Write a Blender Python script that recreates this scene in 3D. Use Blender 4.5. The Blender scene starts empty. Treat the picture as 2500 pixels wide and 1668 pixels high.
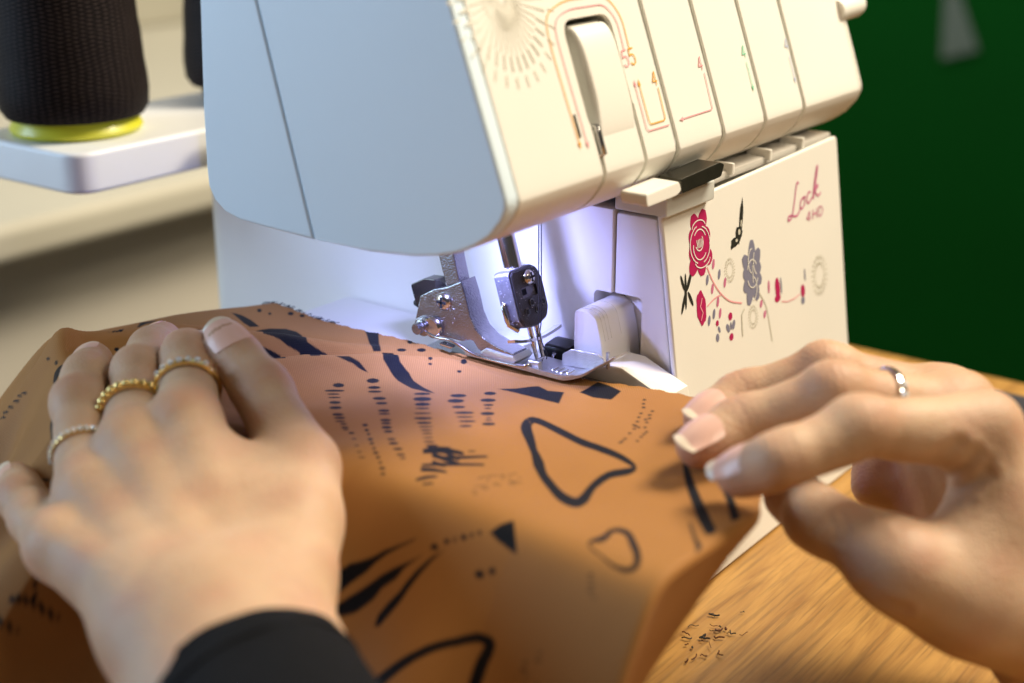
import bpy, bmesh, math, random
import numpy as np
from mathutils import Vector, Matrix

random.seed(7)
rng = np.random.default_rng(11)
scn = bpy.context.scene
COL = scn.collection

# ------------------------------------------------------------------ camera, world, lights, exposure
cam_d = bpy.data.cameras.new('camera')
cam = bpy.data.objects.new('camera', cam_d)
COL.objects.link(cam)
cam.location = (-0.3791, -0.2741, 0.1770)
_fw = Vector((math.cos(math.radians(36.8)) * math.cos(math.radians(19.75)),
              math.sin(math.radians(36.8)) * math.cos(math.radians(19.75)),
              -math.sin(math.radians(19.75))))
cam.rotation_euler = _fw.to_track_quat('-Z', 'Y').to_euler()
cam_d.lens = 50.5
cam_d.sensor_width = 36.0
cam_d.clip_start = 0.02
cam_d.clip_end = 50.0
cam_d.dof.use_dof = True
cam_d.dof.focus_distance = 0.494
cam_d.dof.aperture_fstop = 5.6
cam_d.dof.aperture_blades = 9
scn.camera = cam

world = bpy.data.worlds.new('World')
scn.world = world
world.use_nodes = True
bg = world.node_tree.nodes['Background']
bg.inputs[0].default_value = (1.0, 0.92, 0.82, 1)
bg.inputs[1].default_value = 0.075


def area_light(name, loc, target, size, power, color, size_y=None):
    d = bpy.data.lights.new(name, 'AREA')
    d.shape = 'RECTANGLE' if size_y else 'SQUARE'
    d.size = size
    if size_y:
        d.size_y = size_y
    d.energy = power
    d.color = color
    o = bpy.data.objects.new(name, d)
    COL.objects.link(o)
    o.location = loc
    o.rotation_euler = (Vector(target) - Vector(loc)).to_track_quat('-Z', 'Y').to_euler()
    return o


# warm ceiling lamp in front and to the right of the machine, cool window far left
area_light('ceiling_lamp', (0.66, -0.46, 1.08), (-0.03, -0.03, 0.0), 0.48, 32.5, (1.0, 0.88, 0.69))
area_light('front_fill_lamp', (-0.05, -1.15, 1.05), (-0.03, -0.03, 0.0), 0.30, 6.0, (1.0, 0.87, 0.67))  # added weak frontal fill, brightens the chute guard under the head
area_light('window_light', (-0.85, 1.05, 0.34), (-0.05, 0.05, 0.08), 0.6, 14.0, (0.50, 0.72, 1.0), 0.8)
area_light('rear_fill_lamp', (1.35, 1.00, 1.20), (1.55, 0.95, -0.1), 0.40, 10.0, (1.0, 0.90, 0.74))  # added fill, brightens the green wall towards the back corner

scn.view_settings.view_transform = 'Standard'
scn.view_settings.look = 'None'
scn.view_settings.exposure = 0.0
scn.view_settings.gamma = 1.0


# ------------------------------------------------------------------ materials
def new_mat(name):
    m = bpy.data.materials.new(name)
    m.use_nodes = True
    nt = m.node_tree
    return m, nt, nt.nodes['Principled BSDF']


def node(nt, kind, **kw):
    n = nt.nodes.new(kind)
    for k, v in kw.items():
        setattr(n, k, v)
    return n


def simple(name, col, rough=0.5, metal=0.0, var=0.06, scale=60.0, bump=0.0, bump_scale=400.0, coat=0.0, spec=0.5):
    """a plain material with a little procedural variation and fine relief"""
    m, nt, b = new_mat(name)
    tc = node(nt, 'ShaderNodeTexCoord')
    nz = node(nt, 'ShaderNodeTexNoise')
    nz.inputs['Scale'].default_value = scale
    nz.inputs['Detail'].default_value = 5
    nt.links.new(tc.outputs['Object'], nz.inputs['Vector'])
    mr = node(nt, 'ShaderNodeMapRange')
    mr.inputs['To Min'].default_value = 1 - var
    mr.inputs['To Max'].default_value = 1 + var
    nt.links.new(nz.outputs['Fac'], mr.inputs['Value'])
    mx = node(nt, 'ShaderNodeMix', data_type='RGBA', blend_type='MULTIPLY')
    mx.inputs['Factor'].default_value = 1
    mx.inputs['A'].default_value = (*col, 1)
    nt.links.new(mr.outputs['Result'], mx.inputs['B'])
    nt.links.new(mx.outputs['Result'], b.inputs['Base Color'])
    mr2 = node(nt, 'ShaderNodeMapRange')
    mr2.inputs['To Min'].default_value = max(0.02, rough - 0.07)
    mr2.inputs['To Max'].default_value = min(1.0, rough + 0.07)
    nt.links.new(nz.outputs['Fac'], mr2.inputs['Value'])
    nt.links.new(mr2.outputs['Result'], b.inputs['Roughness'])
    b.inputs['Metallic'].default_value = metal
    b.inputs['Coat Weight'].default_value = coat
    b.inputs['Specular IOR Level'].default_value = spec
    if bump:
        n2 = node(nt, 'ShaderNodeTexNoise')
        n2.inputs['Scale'].default_value = bump_scale
        n2.inputs['Detail'].default_value = 4
        nt.links.new(tc.outputs['Object'], n2.inputs['Vector'])
        bp = node(nt, 'ShaderNodeBump')
        bp.inputs['Strength'].default_value = bump
        bp.inputs['Distance'].default_value = 0.001
        nt.links.new(n2.outputs['Fac'], bp.inputs['Height'])
        nt.links.new(bp.outputs['Normal'], b.inputs['Normal'])
    return m


M = {}
M['white'] = simple('cream_plastic', (0.80, 0.78, 0.71), 0.42, var=0.02, scale=25, bump=0.06, bump_scale=1800)
M['side'] = simple('daylight_tinted_side_plastic', (0.70, 0.83, 0.92), 0.45, var=0.02, scale=25, bump=0.06, bump_scale=1800)  # cool daylight on the head's left end is mixed into this colour
M['groove'] = simple('groove_grey_plastic', (0.60, 0.62, 0.58), 0.6, var=0.05)
M['dark_inner'] = simple('dark_inner_plastic', (0.05, 0.05, 0.08), 0.6)
M['chrome'] = simple('polished_steel', (0.62, 0.60, 0.58), 0.14, 1.0, var=0.04, scale=300)
M['steel'] = simple('cast_steel', (0.36, 0.35, 0.36), 0.24, 1.0, var=0.18, scale=350, bump=0.25, bump_scale=1500)
M['foot_steel'] = simple('satin_foot_steel', (0.56, 0.55, 0.54), 0.32, 1.0, var=0.15, scale=500, bump=0.35, bump_scale=2200)
M['gunmetal'] = simple('dark_needle_clamp_metal', (0.045, 0.042, 0.045), 0.35, 0.6, var=0.4, scale=700, bump=0.4, bump_scale=2500)
M['clamp_side'] = simple('clamp_side_metal', (0.20, 0.20, 0.24), 0.38, 0.8, var=0.3, scale=700, bump=0.4, bump_scale=2500)
M['knife'] = simple('black_knife_holder', (0.02, 0.02, 0.022), 0.35, 0.3)
M['hole'] = simple('black_hole', (0.004, 0.004, 0.004), 0.8)
M['tab'] = simple('smoked_tab', (0.07, 0.065, 0.05), 0.15, 0.7, var=0.3, scale=200)
M['window_strip'] = simple('clear_window_strip', (0.62, 0.58, 0.52), 0.2, var=0.05)
M['lint'] = simple('pale_lint', (0.75, 0.73, 0.76), 0.95)
M['print_magenta'] = simple('print_magenta', (0.42, 0.008, 0.09), 0.5)
M['print_pink'] = simple('print_pink', (0.80, 0.36, 0.38), 0.5)
M['print_rosy'] = simple('print_rosy', (0.55, 0.16, 0.28), 0.5)
M['print_orange'] = simple('print_orange', (0.80, 0.40, 0.05), 0.5)
M['print_green'] = simple('print_green', (0.25, 0.62, 0.40), 0.5)
M['print_blue'] = simple('print_blue', (0.50, 0.55, 0.72), 0.5)
M['print_slate'] = simple('print_slate', (0.20, 0.20, 0.28), 0.5)
M['print_black'] = simple('print_black', (0.02, 0.02, 0.015), 0.5)
M['print_pale'] = simple('print_pale', (0.70, 0.675, 0.585), 0.5)
M['print_grey'] = simple('print_grey', (0.58, 0.56, 0.46), 0.5)
M['thread_black'] = simple('black_thread', (0.012, 0.012, 0.014), 0.7)
M['yellow'] = simple('yellow_green_plastic', (0.62, 0.60, 0.03), 0.35, var=0.05, coat=0.2)
M['stand'] = simple('stand_plastic', (0.78, 0.79, 0.80), 0.38, var=0.02)
M['cream_wall'] = simple('cream_paint', (0.56, 0.53, 0.43), 0.6, var=0.03, scale=4)
M['taupe'] = simple('taupe_panel', (0.72, 0.67, 0.57), 0.7, var=0.25, scale=3)
M['green_wall'] = simple('dark_green_paint', (0.002, 0.075, 0.008), 0.9, var=0.15, scale=3, spec=0.1)
M['floor'] = simple('dark_floor', (0.06, 0.055, 0.05), 0.6, var=0.2, scale=6)
M['sleeve'] = simple('black_knit', (0.0035, 0.004, 0.006), 0.9, var=0.2, scale=200, spec=0.2, bump=0.6, bump_scale=900)
M['navy_cloth'] = simple('navy_cloth', (0.025, 0.025, 0.035), 0.9, var=0.3, scale=30)
M['gold'] = simple('gold', (0.83, 0.62, 0.24), 0.18, 1.0, var=0.05)
M['silver'] = simple('silver', (0.80, 0.79, 0.76), 0.15, 1.0, var=0.05)
M['stone'] = simple('clear_stone', (0.85, 0.87, 0.88), 0.05, 0.35, coat=0.5)
M['scrap'] = simple('thread_scrap', (0.10, 0.03, 0.015), 0.9)
M['tag'] = simple('pale_tag', (0.14, 0.19, 0.17), 0.6)


def wood_mat():
    m, nt, b = new_mat('oiled_oak')
    tc = node(nt, 'ShaderNodeTexCoord')
    mp = node(nt, 'ShaderNodeMapping')
    mp.inputs['Scale'].default_value = (5.0, 42.0, 42.0)
    nt.links.new(tc.outputs['Object'], mp.inputs['Vector'])
    n1 = node(nt, 'ShaderNodeTexNoise')
    n1.inputs['Scale'].default_value = 2.2
    n1.inputs['Detail'].default_value = 7
    n1.inputs['Roughness'].default_value = 0.62
    n1.inputs['Distortion'].default_value = 1.4
    nt.links.new(mp.outputs['Vector'], n1.inputs['Vector'])
    mp2 = node(nt, 'ShaderNodeMapping')
    mp2.inputs['Scale'].default_value = (14.0, 320.0, 320.0)
    nt.links.new(tc.outputs['Object'], mp2.inputs['Vector'])
    n2 = node(nt, 'ShaderNodeTexNoise')
    n2.inputs['Scale'].default_value = 2.0
    n2.inputs['Detail'].default_value = 4
    nt.links.new(mp2.outputs['Vector'], n2.inputs['Vector'])
    cr = node(nt, 'ShaderNodeValToRGB')
    cr.color_ramp.elements[0].position = 0.30
    cr.color_ramp.elements[0].color = (0.27, 0.125, 0.026, 1)
    cr.color_ramp.elements[1].position = 0.70
    cr.color_ramp.elements[1].color = (0.50, 0.275, 0.070, 1)
    nt.links.new(n1.outputs['Fac'], cr.inputs['Fac'])
    mr = node(nt, 'ShaderNodeMapRange')
    mr.inputs['From Min'].default_value = 0.36
    mr.inputs['From Max'].default_value = 0.5
    mr.inputs['To Min'].default_value = 0.72
    mr.inputs['To Max'].default_value = 1.0
    nt.links.new(n2.outputs['Fac'], mr.inputs['Value'])
    mx = node(nt, 'ShaderNodeMix', data_type='RGBA', blend_type='MULTIPLY')
    mx.inputs['Factor'].default_value = 1
    nt.links.new(cr.outputs['Color'], mx.inputs['A'])
    nt.links.new(mr.outputs['Result'], mx.inputs['B'])
    nt.links.new(mx.outputs['Result'], b.inputs['Base Color'])
    b.inputs['Roughness'].default_value = 0.42
    bp = node(nt, 'ShaderNodeBump')
    bp.inputs['Strength'].default_value = 0.25
    bp.inputs['Distance'].default_value = 0.0006
    nt.links.new(n2.outputs['Fac'], bp.inputs['Height'])
    nt.links.new(bp.outputs['Normal'], b.inputs['Normal'])
    return m


def cone_mat():
    m, nt, b = new_mat('wound_black_thread')
    tc = node(nt, 'ShaderNodeTexCoord')
    uv = tc.outputs['UV']
    hs = []
    for ang in (0.24, -0.24):
        mp = node(nt, 'ShaderNodeMapping')
        mp.inputs['Rotation'].default_value = (0, 0, ang)
        nt.links.new(uv, mp.inputs['Vector'])
        w = node(nt, 'ShaderNodeTexWave', bands_direction='Y')
        w.inputs['Scale'].default_value = 190.0
        w.inputs['Distortion'].default_value = 2.5
        w.inputs['Detail'].default_value = 3.0
        w.inputs['Detail Scale'].default_value = 0.4
        nt.links.new(mp.outputs['Vector'], w.inputs['Vector'])
        hs.append(w)
    nz = node(nt, 'ShaderNodeTexNoise')
    nz.inputs['Scale'].default_value = 75.0
    nt.links.new(uv, nz.inputs['Vector'])
    mx = node(nt, 'ShaderNodeMix', data_type='FLOAT')
    nt.links.new(nz.outputs['Fac'], mx.inputs['Factor'])
    nt.links.new(hs[0].outputs['Fac'], mx.inputs['A'])
    nt.links.new(hs[1].outputs['Fac'], mx.inputs['B'])
    cr = node(nt, 'ShaderNodeValToRGB')
    cr.color_ramp.elements[0].position = 0.45
    cr.color_ramp.elements[0].color = (0.001, 0.001, 0.0014, 1)
    cr.color_ramp.elements[1].color = (0.060, 0.043, 0.040, 1)
    nt.links.new(mx.outputs['Result'], cr.inputs['Fac'])
    nt.links.new(cr.outputs['Color'], b.inputs['Base Color'])
    b.inputs['Roughness'].default_value = 0.6
    b.inputs['Specular IOR Level'].default_value = 0.06
    bp = node(nt, 'ShaderNodeBump')
    bp.inputs['Strength'].default_value = 0.5
    bp.inputs['Distance'].default_value = 0.0002
    nt.links.new(mx.outputs['Result'], bp.inputs['Height'])
    nt.links.new(bp.outputs['Normal'], b.inputs['Normal'])
    return m


def fabric_mat():
    m, nt, b = new_mat('printed_copper_cotton')
    at = node(nt, 'ShaderNodeAttribute', attribute_name='print')
    tc = node(nt, 'ShaderNodeTexCoord')
    # woven twill: two crossed wave textures in cloth coordinates
    ws = []
    for ang in (0.9, -0.67):
        mp = node(nt, 'ShaderNodeMapping')
        mp.inputs['Rotation'].default_value = (0, 0, ang)
        nt.links.new(tc.outputs['UV'], mp.inputs['Vector'])
        w = node(nt, 'ShaderNodeTexWave', bands_direction='X')
        w.inputs['Scale'].default_value = 430.0
        w.inputs['Distortion'].default_value = 0.4
        nt.links.new(mp.outputs['Vector'], w.inputs['Vector'])
        ws.append(w)
    mul = node(nt, 'ShaderNodeMath', operation='MULTIPLY')
    nt.links.new(ws[0].outputs['Fac'], mul.inputs[0])
    nt.links.new(ws[1].outputs['Fac'], mul.inputs[1])
    nz = node(nt, 'ShaderNodeTexNoise')
    nz.inputs['Scale'].default_value = 24
    nz.inputs['Detail'].default_value = 6
    nt.links.new(tc.outputs['UV'], nz.inputs['Vector'])
    cr = node(nt, 'ShaderNodeValToRGB')
    cr.color_ramp.elements[0].position = 0.3
    cr.color_ramp.elements[0].color = (0.425, 0.190, 0.050, 1)
    cr.color_ramp.elements[1].position = 0.7
    cr.color_ramp.elements[1].color = (0.485, 0.225, 0.063, 1)
    nt.links.new(nz.outputs['Fac'], cr.inputs['Fac'])
    mr = node(nt, 'ShaderNodeMapRange')
    mr.inputs['To Min'].default_value = 0.84
    mr.inputs['To Max'].default_value = 1.12
    nt.links.new(mul.outputs[0], mr.inputs['Value'])
    m1 = node(nt, 'ShaderNodeMix', data_type='RGBA', blend_type='MULTIPLY')
    m1.inputs['Factor'].default_value = 1
    nt.links.new(cr.outputs['Color'], m1.inputs['A'])
    nt.links.new(mr.outputs['Result'], m1.inputs['B'])
    m2 = node(nt, 'ShaderNodeMix', data_type='RGBA')
    nt.links.new(at.outputs['Fac'], m2.inputs['Factor'])
    nt.links.new(m1.outputs['Result'], m2.inputs['A'])
    m2.inputs['B'].default_value = (0.004, 0.0045, 0.008, 1)
    nt.links.new(m2.outputs['Result'], b.inputs['Base Color'])
    b.inputs['Roughness'].default_value = 0.62
    b.inputs['Sheen Weight'].default_value = 0.04
    b.inputs['Specular IOR Level'].default_value = 0.2
    bp = node(nt, 'ShaderNodeBump')
    bp.inputs['Strength'].default_value = 0.35
    bp.inputs['Distance'].default_value = 0.0002
    nt.links.new(mul.outputs[0], bp.inputs['Height'])
    nt.links.new(bp.outputs['Normal'], b.inputs['Normal'])
    tr = node(nt, 'ShaderNodeBsdfTranslucent')
    nt.links.new(m2.outputs['Result'], tr.inputs['Color'])
    ms = node(nt, 'ShaderNodeMixShader')
    ms.inputs[0].default_value = 0.16
    nt.links.new(b.outputs[0], ms.inputs[1])
    nt.links.new(tr.outputs[0], ms.inputs[2])
    nt.links.new(ms.outputs[0], nt.nodes['Material Output'].inputs['Surface'])
    return m


def skin_mat():
    m, nt, b = new_mat('skin')
    red = node(nt, 'ShaderNodeAttribute', attribute_name='red')
    tc = node(nt, 'ShaderNodeTexCoord')
    nz = node(nt, 'ShaderNodeTexNoise')
    nz.inputs['Scale'].default_value = 55
    nz.inputs['Detail'].default_value = 6
    nt.links.new(tc.outputs['Object'], nz.inputs['Vector'])
    cr = node(nt, 'ShaderNodeValToRGB')
    cr.color_ramp.elements[0].position = 0.3
    cr.color_ramp.elements[0].color = (0.49, 0.305, 0.190, 1)
    cr.color_ramp.elements[1].position = 0.7
    cr.color_ramp.elements[1].color = (0.59, 0.395, 0.255, 1)
    nt.links.new(nz.outputs['Fac'], cr.inputs['Fac'])
    mx = node(nt, 'ShaderNodeMix', data_type='RGBA')
    nt.links.new(red.outputs['Fac'], mx.inputs['Factor'])
    nt.links.new(cr.outputs['Color'], mx.inputs['A'])
    mx.inputs['B'].default_value = (0.46, 0.18, 0.125, 1)
    nt.links.new(mx.outputs['Result'], b.inputs['Base Color'])
    b.inputs['Roughness'].default_value = 0.52
    b.inputs['Specular IOR Level'].default_value = 0.35
    b.inputs['Subsurface Weight'].default_value = 0.35
    b.inputs['Subsurface Radius'].default_value = (1.0, 0.35, 0.18)
    b.inputs['Subsurface Scale'].default_value = 0.004
    vo = node(nt, 'ShaderNodeTexVoronoi')
    vo.inputs['Scale'].default_value = 1100
    nt.links.new(tc.outputs['Object'], vo.inputs['Vector'])
    n2 = node(nt, 'ShaderNodeTexNoise')
    n2.inputs['Scale'].default_value = 350
    n2.inputs['Detail'].default_value = 3
    nt.links.new(tc.outputs['Object'], n2.inputs['Vector'])
    ad = node(nt, 'ShaderNodeMath', operation='ADD')
    nt.links.new(vo.outputs['Distance'], ad.inputs[0])
    nt.links.new(n2.outputs['Fac'], ad.inputs[1])
    bp = node(nt, 'ShaderNodeBump')
    bp.inputs['Strength'].default_value = 0.40
    bp.inputs['Distance'].default_value = 0.0004
    nt.links.new(ad.outputs[0], bp.inputs['Height'])
    nt.links.new(bp.outputs['Normal'], b.inputs['Normal'])
    return m


M['wood'] = wood_mat()
M['cone'] = cone_mat()
M['fabric'] = fabric_mat()
M['skin'] = skin_mat()
M['nail'] = simple('nail', (0.72, 0.44, 0.35), 0.34, var=0.05, coat=0.1)
M['nail_edge'] = simple('nail_free_edge', (0.74, 0.62, 0.48), 0.38, coat=0.1)


# ------------------------------------------------------------------ mesh helpers
def link(o, parent=None):
    COL.objects.link(o)
    if parent is not None:
        o.parent = parent
        o.matrix_parent_inverse = Matrix.Translation(-Vector(parent.location))
    return o


def tag(o, label=None, cat=None, group=None, kind=None):
    if label:
        o['label'] = label
    if cat:
        o['category'] = cat
    if group:
        o['group'] = group
    if kind:
        o['kind'] = kind
    return o


def empty(name, loc, label, cat, group=None):
    o = bpy.data.objects.new(name, None)
    o.empty_display_size = 0.02
    o.location = loc
    COL.objects.link(o)
    return tag(o, label, cat, group)


def from_bm(name, bm, mat, parent=None, smooth=35):
    bmesh.ops.recalc_face_normals(bm, faces=bm.faces)
    me = bpy.data.meshes.new(name)
    bm.to_mesh(me)
    bm.free()
    return from_me(name, me, mat, parent, smooth)


def from_me(name, me, mat, parent=None, smooth=35):
    if mat is not None:
        me.materials.append(mat)
    if smooth:
        me.shade_smooth()
        if smooth < 180:
            me.set_sharp_from_angle(angle=math.radians(smooth))
    o = bpy.data.objects.new(name, me)
    if smooth == 35:
        wn_ = o.modifiers.new('weighted', 'WEIGHTED_NORMAL')
        wn_.keep_sharp = True
        wn_.weight = 90
    return link(o, parent)


def from_py(name, verts, faces, mat, parent=None, smooth=35):
    me = bpy.data.meshes.new(name)
    me.from_pydata([tuple(v) for v in verts], [], faces)
    me.update()
    return from_me(name, me, mat, parent, smooth)


def bevel_bm(bm, w, seg=2, ang=30):
    es = [e for e in bm.edges if len(e.link_faces) == 2 and e.calc_face_angle(0) > math.radians(ang)]
    bmesh.ops.bevel(bm, geom=es, offset=w, segments=seg, affect='EDGES', profile=0.5, clamp_overlap=True)


def box_bm(lo, hi, bev=0.0, seg=2):
    bm = bmesh.new()
    bmesh.ops.create_cube(bm, size=1)
    lo, hi = Vector(lo), Vector(hi)
    for v in bm.verts:
        v.co = Vector(((lo[i] + hi[i]) / 2 + v.co[i] * (hi[i] - lo[i]) for i in range(3)))
    if bev:
        bevel_bm(bm, bev, seg)
    return bm


def box(name, lo, hi, mat, parent=None, bev=0.0, seg=2):
    return from_bm(name, box_bm(lo, hi, bev, seg), mat, parent)


def prism_bm(pts, org, ex, ey, ez, depth, bev=0.0, seg=2):
    """extrude the 2-D outline pts (in ex, ey at org) along ez by depth"""
    org, ex, ey, ez = map(Vector, (org, ex, ey, ez))
    bm = bmesh.new()
    a = [bm.verts.new(org + ex * p[0] + ey * p[1]) for p in pts]
    c = [bm.verts.new(org + ex * p[0] + ey * p[1] + ez * depth) for p in pts]
    n = len(pts)
    bm.faces.new(a)
    bm.faces.new(c[::-1])
    for i in range(n):
        bm.faces.new((a[i], c[i], c[(i + 1) % n], a[(i + 1) % n]))
    bmesh.ops.recalc_face_normals(bm, faces=bm.faces)
    if bev:
        rim = [e for e in bm.edges if len(e.link_faces) == 2 and e.calc_face_angle(0) > math.radians(60)
               and any(len(f.verts) == n for f in e.link_faces)]
        bmesh.ops.bevel(bm, geom=rim, offset=bev, segments=seg, affect='EDGES', profile=0.5, clamp_overlap=True)
    return bm


def prism(name, pts, org, ex, ey, ez, depth, mat, parent=None, bev=0.0, seg=2):
    return from_bm(name, prism_bm(pts, org, ex, ey, ez, depth, bev, seg), mat, parent)


def frame_of(d):
    d = Vector(d).normalized()
    a = Vector((0, 0, 1)) if abs(d.z) < 0.9 else Vector((1, 0, 0))
    x = d.cross(a).normalized()
    return x, d.cross(x).normalized(), d


def tube_bm(path, radii, n=12, cap=True, bm=None):
    bm = bm or bmesh.new()
    path = [Vector(p) for p in path]
    if not hasattr(radii, '__len__'):
        radii = [radii] * len(path)
    rings = []
    xprev = None
    for i, p in enumerate(path):
        d = (path[min(i + 1, len(path) - 1)] - path[max(i - 1, 0)]).normalized()
        if xprev is None:
            x, y, _ = frame_of(d)
        else:
            x = (xprev - d * xprev.dot(d)).normalized()
            y = d.cross(x)
        xprev = x
        rings.append([bm.verts.new(p + (x * math.cos(t) + y * math.sin(t)) * radii[i])
                      for t in (2 * math.pi * k / n for k in range(n))])
    for r, s in zip(rings, rings[1:]):
        for k in range(n):
            bm.faces.new((r[k], r[(k + 1) % n], s[(k + 1) % n], s[k]))
    if cap:
        bm.faces.new(rings[0][::-1])
        bm.faces.new(rings[-1])
    return bm


def tube(name, path, radii, mat, parent=None, n=12):
    return from_bm(name, tube_bm(path, radii, n), mat, parent, 50)


def smooth_path(pts, n=6):
    """Catmull-Rom through the points"""
    P = [np.array(p, float) for p in pts]
    P = [2 * P[0] - P[1]] + P + [2 * P[-1] - P[-2]]
    out = []
    for i in range(1, len(P) - 2):
        for k in range(n):
            t = k / n
            out.append(0.5 * (2 * P[i] + (P[i + 1] - P[i - 1]) * t + (2 * P[i - 1] - 5 * P[i] + 4 * P[i + 1] - P[i + 2]) * t * t
                              + (3 * P[i] - P[i - 1] - 3 * P[i + 1] + P[i + 2]) * t ** 3))
    out.append(P[-2])
    return out


def lathe(name, prof, org, mat, parent=None, n=48, axis=(0, 0, 1), uv=False, smooth=40):
    x, y, d = frame_of(axis)
    org = Vector(org)
    V, F = [], []
    for r, h in prof:
        for k in range(n):
            t = 2 * math.pi * k / n
            V.append(org + d * h + (x * math.cos(t) + y * math.sin(t)) * r)
    for i in range(len(prof) - 1):
        for k in range(n):
            F.append((i * n + k, i * n + (k + 1) % n, (i + 1) * n + (k + 1) % n, (i + 1) * n + k))
    F.append(tuple(range(n))[::-1])
    F.append(tuple((len(prof) - 1) * n + k for k in range(n)))
    me = bpy.data.meshes.new(name)
    me.from_pydata([tuple(v) for v in V], [], F)
    if uv:
        L = me.uv_layers.new(name='UVMap')
        i = 0
        for p in me.polygons:
            for li in p.loop_indices:
                vi = me.loops[li].vertex_index
                k, row = vi % n, vi // n
                if len(p.vertices) == 4 and k == 0 and max(v % n for v in p.vertices) == n - 1:
                    k = n
                L.data[li].uv = (k / n * 0.2, prof[row][1])
    me.update()
    return from_me(name, me, mat, parent, smooth)


def screw(name, c, axis, r, mat, parent, slot=True):
    """domed screw head with a cross recess"""
    prof = [(r * .98, -r * .35), (r, 0), (r * .93, r * .22), (r * .7, r * .42), (r * .35, r * .52), (r * .02, r * .55)]
    o = lathe(name, prof, c, mat, parent, 24, axis)
    x, y, d = frame_of(axis)
    if slot:
        bm = bmesh.new()
        for a, b in ((x, y), (y, x)):
            w = r * 0.14
            q = Vector(c) + d * (r * 0.56)
            vs = [bm.verts.new(q + a * s * r * 0.6 + b * t * w) for s, t in ((-1, -1), (1, -1), (1, 1), (-1, 1))]
            vs2 = [bm.verts.new(v.co - d * r * 0.3) for v in vs]
            bm.faces.new(vs)
            bm.faces.new(vs2[::-1])
            for i in range(4):
                bm.faces.new((vs[i], vs[(i + 1) % 4], vs2[(i + 1) % 4], vs2[i]))
        from_bm('cross_recess', bm, M['hole'], o if parent.type == 'EMPTY' else parent, 0)
    return o


def rounded(pts, r, seg=4):
    """round the corners of a 2-D outline"""
    out = []
    n = len(pts)
    for i in range(n):
        p0, p1, p2 = (np.array(pts[(i + k) % n], float) for k in (-1, 0, 1))
        a, b = p0 - p1, p2 - p1
        la, lb = np.linalg.norm(a), np.linalg.norm(b)
        q = min(r, la * .45, lb * .45)
        s, e = p1 + a / la * q, p1 + b / lb * q
        for k in range(seg + 1):
            t = k / seg
            out.append(tuple((1 - t) ** 2 * s + 2 * t * (1 - t) * p1 + t * t * e))
    return out


def boolean_cut(o, cutters):
    o.modifiers.clear()
    for cbm in cutters:
        me = bpy.data.meshes.new('cut')
        bmesh.ops.recalc_face_normals(cbm, faces=cbm.faces)
        cbm.to_mesh(me)
        cbm.free()
        co = bpy.data.objects.new('cut', me)
        COL.objects.link(co)
        md = o.modifiers.new('b', 'BOOLEAN')
        md.operation = 'DIFFERENCE'
        md.solver = 'EXACT'
        md.object = co
        dg = bpy.context.evaluated_depsgraph_get()
        new = bpy.data.meshes.new_from_object(o.evaluated_get(dg))
        o.modifiers.clear()
        old = o.data
        o.data = new
        bpy.data.meshes.remove(old)
        bpy.data.objects.remove(co)
        bpy.data.meshes.remove(me)
    o.data.shade_smooth()
    o.data.set_sharp_from_angle(angle=math.radians(35))
    wn_ = o.modifiers.new('weighted', 'WEIGHTED_NORMAL')
    wn_.keep_sharp = True
    wn_.weight = 90


TABLE_Z = -0.08
#@@SETTING
# ------------------------------------------------------------------ the setting
FLOOR_Z = -0.84
tag(box('floor', (-3, -2.5, FLOOR_Z - 0.05), (3.5, 3.5, FLOOR_Z), M['floor']), kind='structure')
tag(box('wall_back', (-3, 1.25, FLOOR_Z), (2.19, 1.30, 1.7), M['cream_wall']), kind='structure')
tag(box('wall_right', (2.20, -2.5, FLOOR_Z), (2.25, 1.24, 1.7), M['green_wall']), kind='structure')

sill = empty('window_bench', (0.1, 0.75, FLOOR_Z), 'cream bench with rounded edge and taupe front panel along the wall', 'bench')
box('bench_top', (-1.6, 0.50, -0.085), (0.97, 1.245, -0.058), M['cream_wall'], sill, 0.009, 3)
box('front_panel', (-1.58, 0.56, FLOOR_Z), (0.96, 0.58, -0.087), M['taupe'], sill)
box('back_ledge', (-1.6, 1.17, -0.0575), (0.97, 1.244, 0.03), M['cream_wall'], sill, 0.006, 2)

table = empty('sewing_table', (0.05, -0.1, FLOOR_Z), 'oiled oak table top under the sewing machine and fabric', 'table')
box('table_top', (-0.62, -0.62, TABLE_Z - 0.03), (0.297, 0.23, TABLE_Z), M['wood'], table, 0.002, 2)
for lx in (-0.58, 0.23):
    for ly in (-0.58, 0.17):
        box('leg', (lx, ly, FLOOR_Z), (lx + 0.045, ly + 0.045, TABLE_Z - 0.0305), M['wood'], table, 0.003)

# pale tag hanging from a small hook on the green wall
hang = empty('hanging_tag', (2.185, 0.65, -0.15), 'small pale triangular tag hanging on the dark green wall', 'tag')
prism('tag_sheet', [(-0.022, 0.075), (0.006, 0.075), (0.050, -0.020), (-0.016, -0.042)], (2.190, 0.6600, -0.180), (0, -1, 0), (0, 0, 1), (1, 0, 0), 0.004, M['tag'], hang, 0.001)
tube('hook', [(2.199, 0.668, -0.085), (2.192, 0.668, -0.085), (2.190, 0.668, -0.108)], 0.0015, M['gold'], hang, 8)

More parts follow.
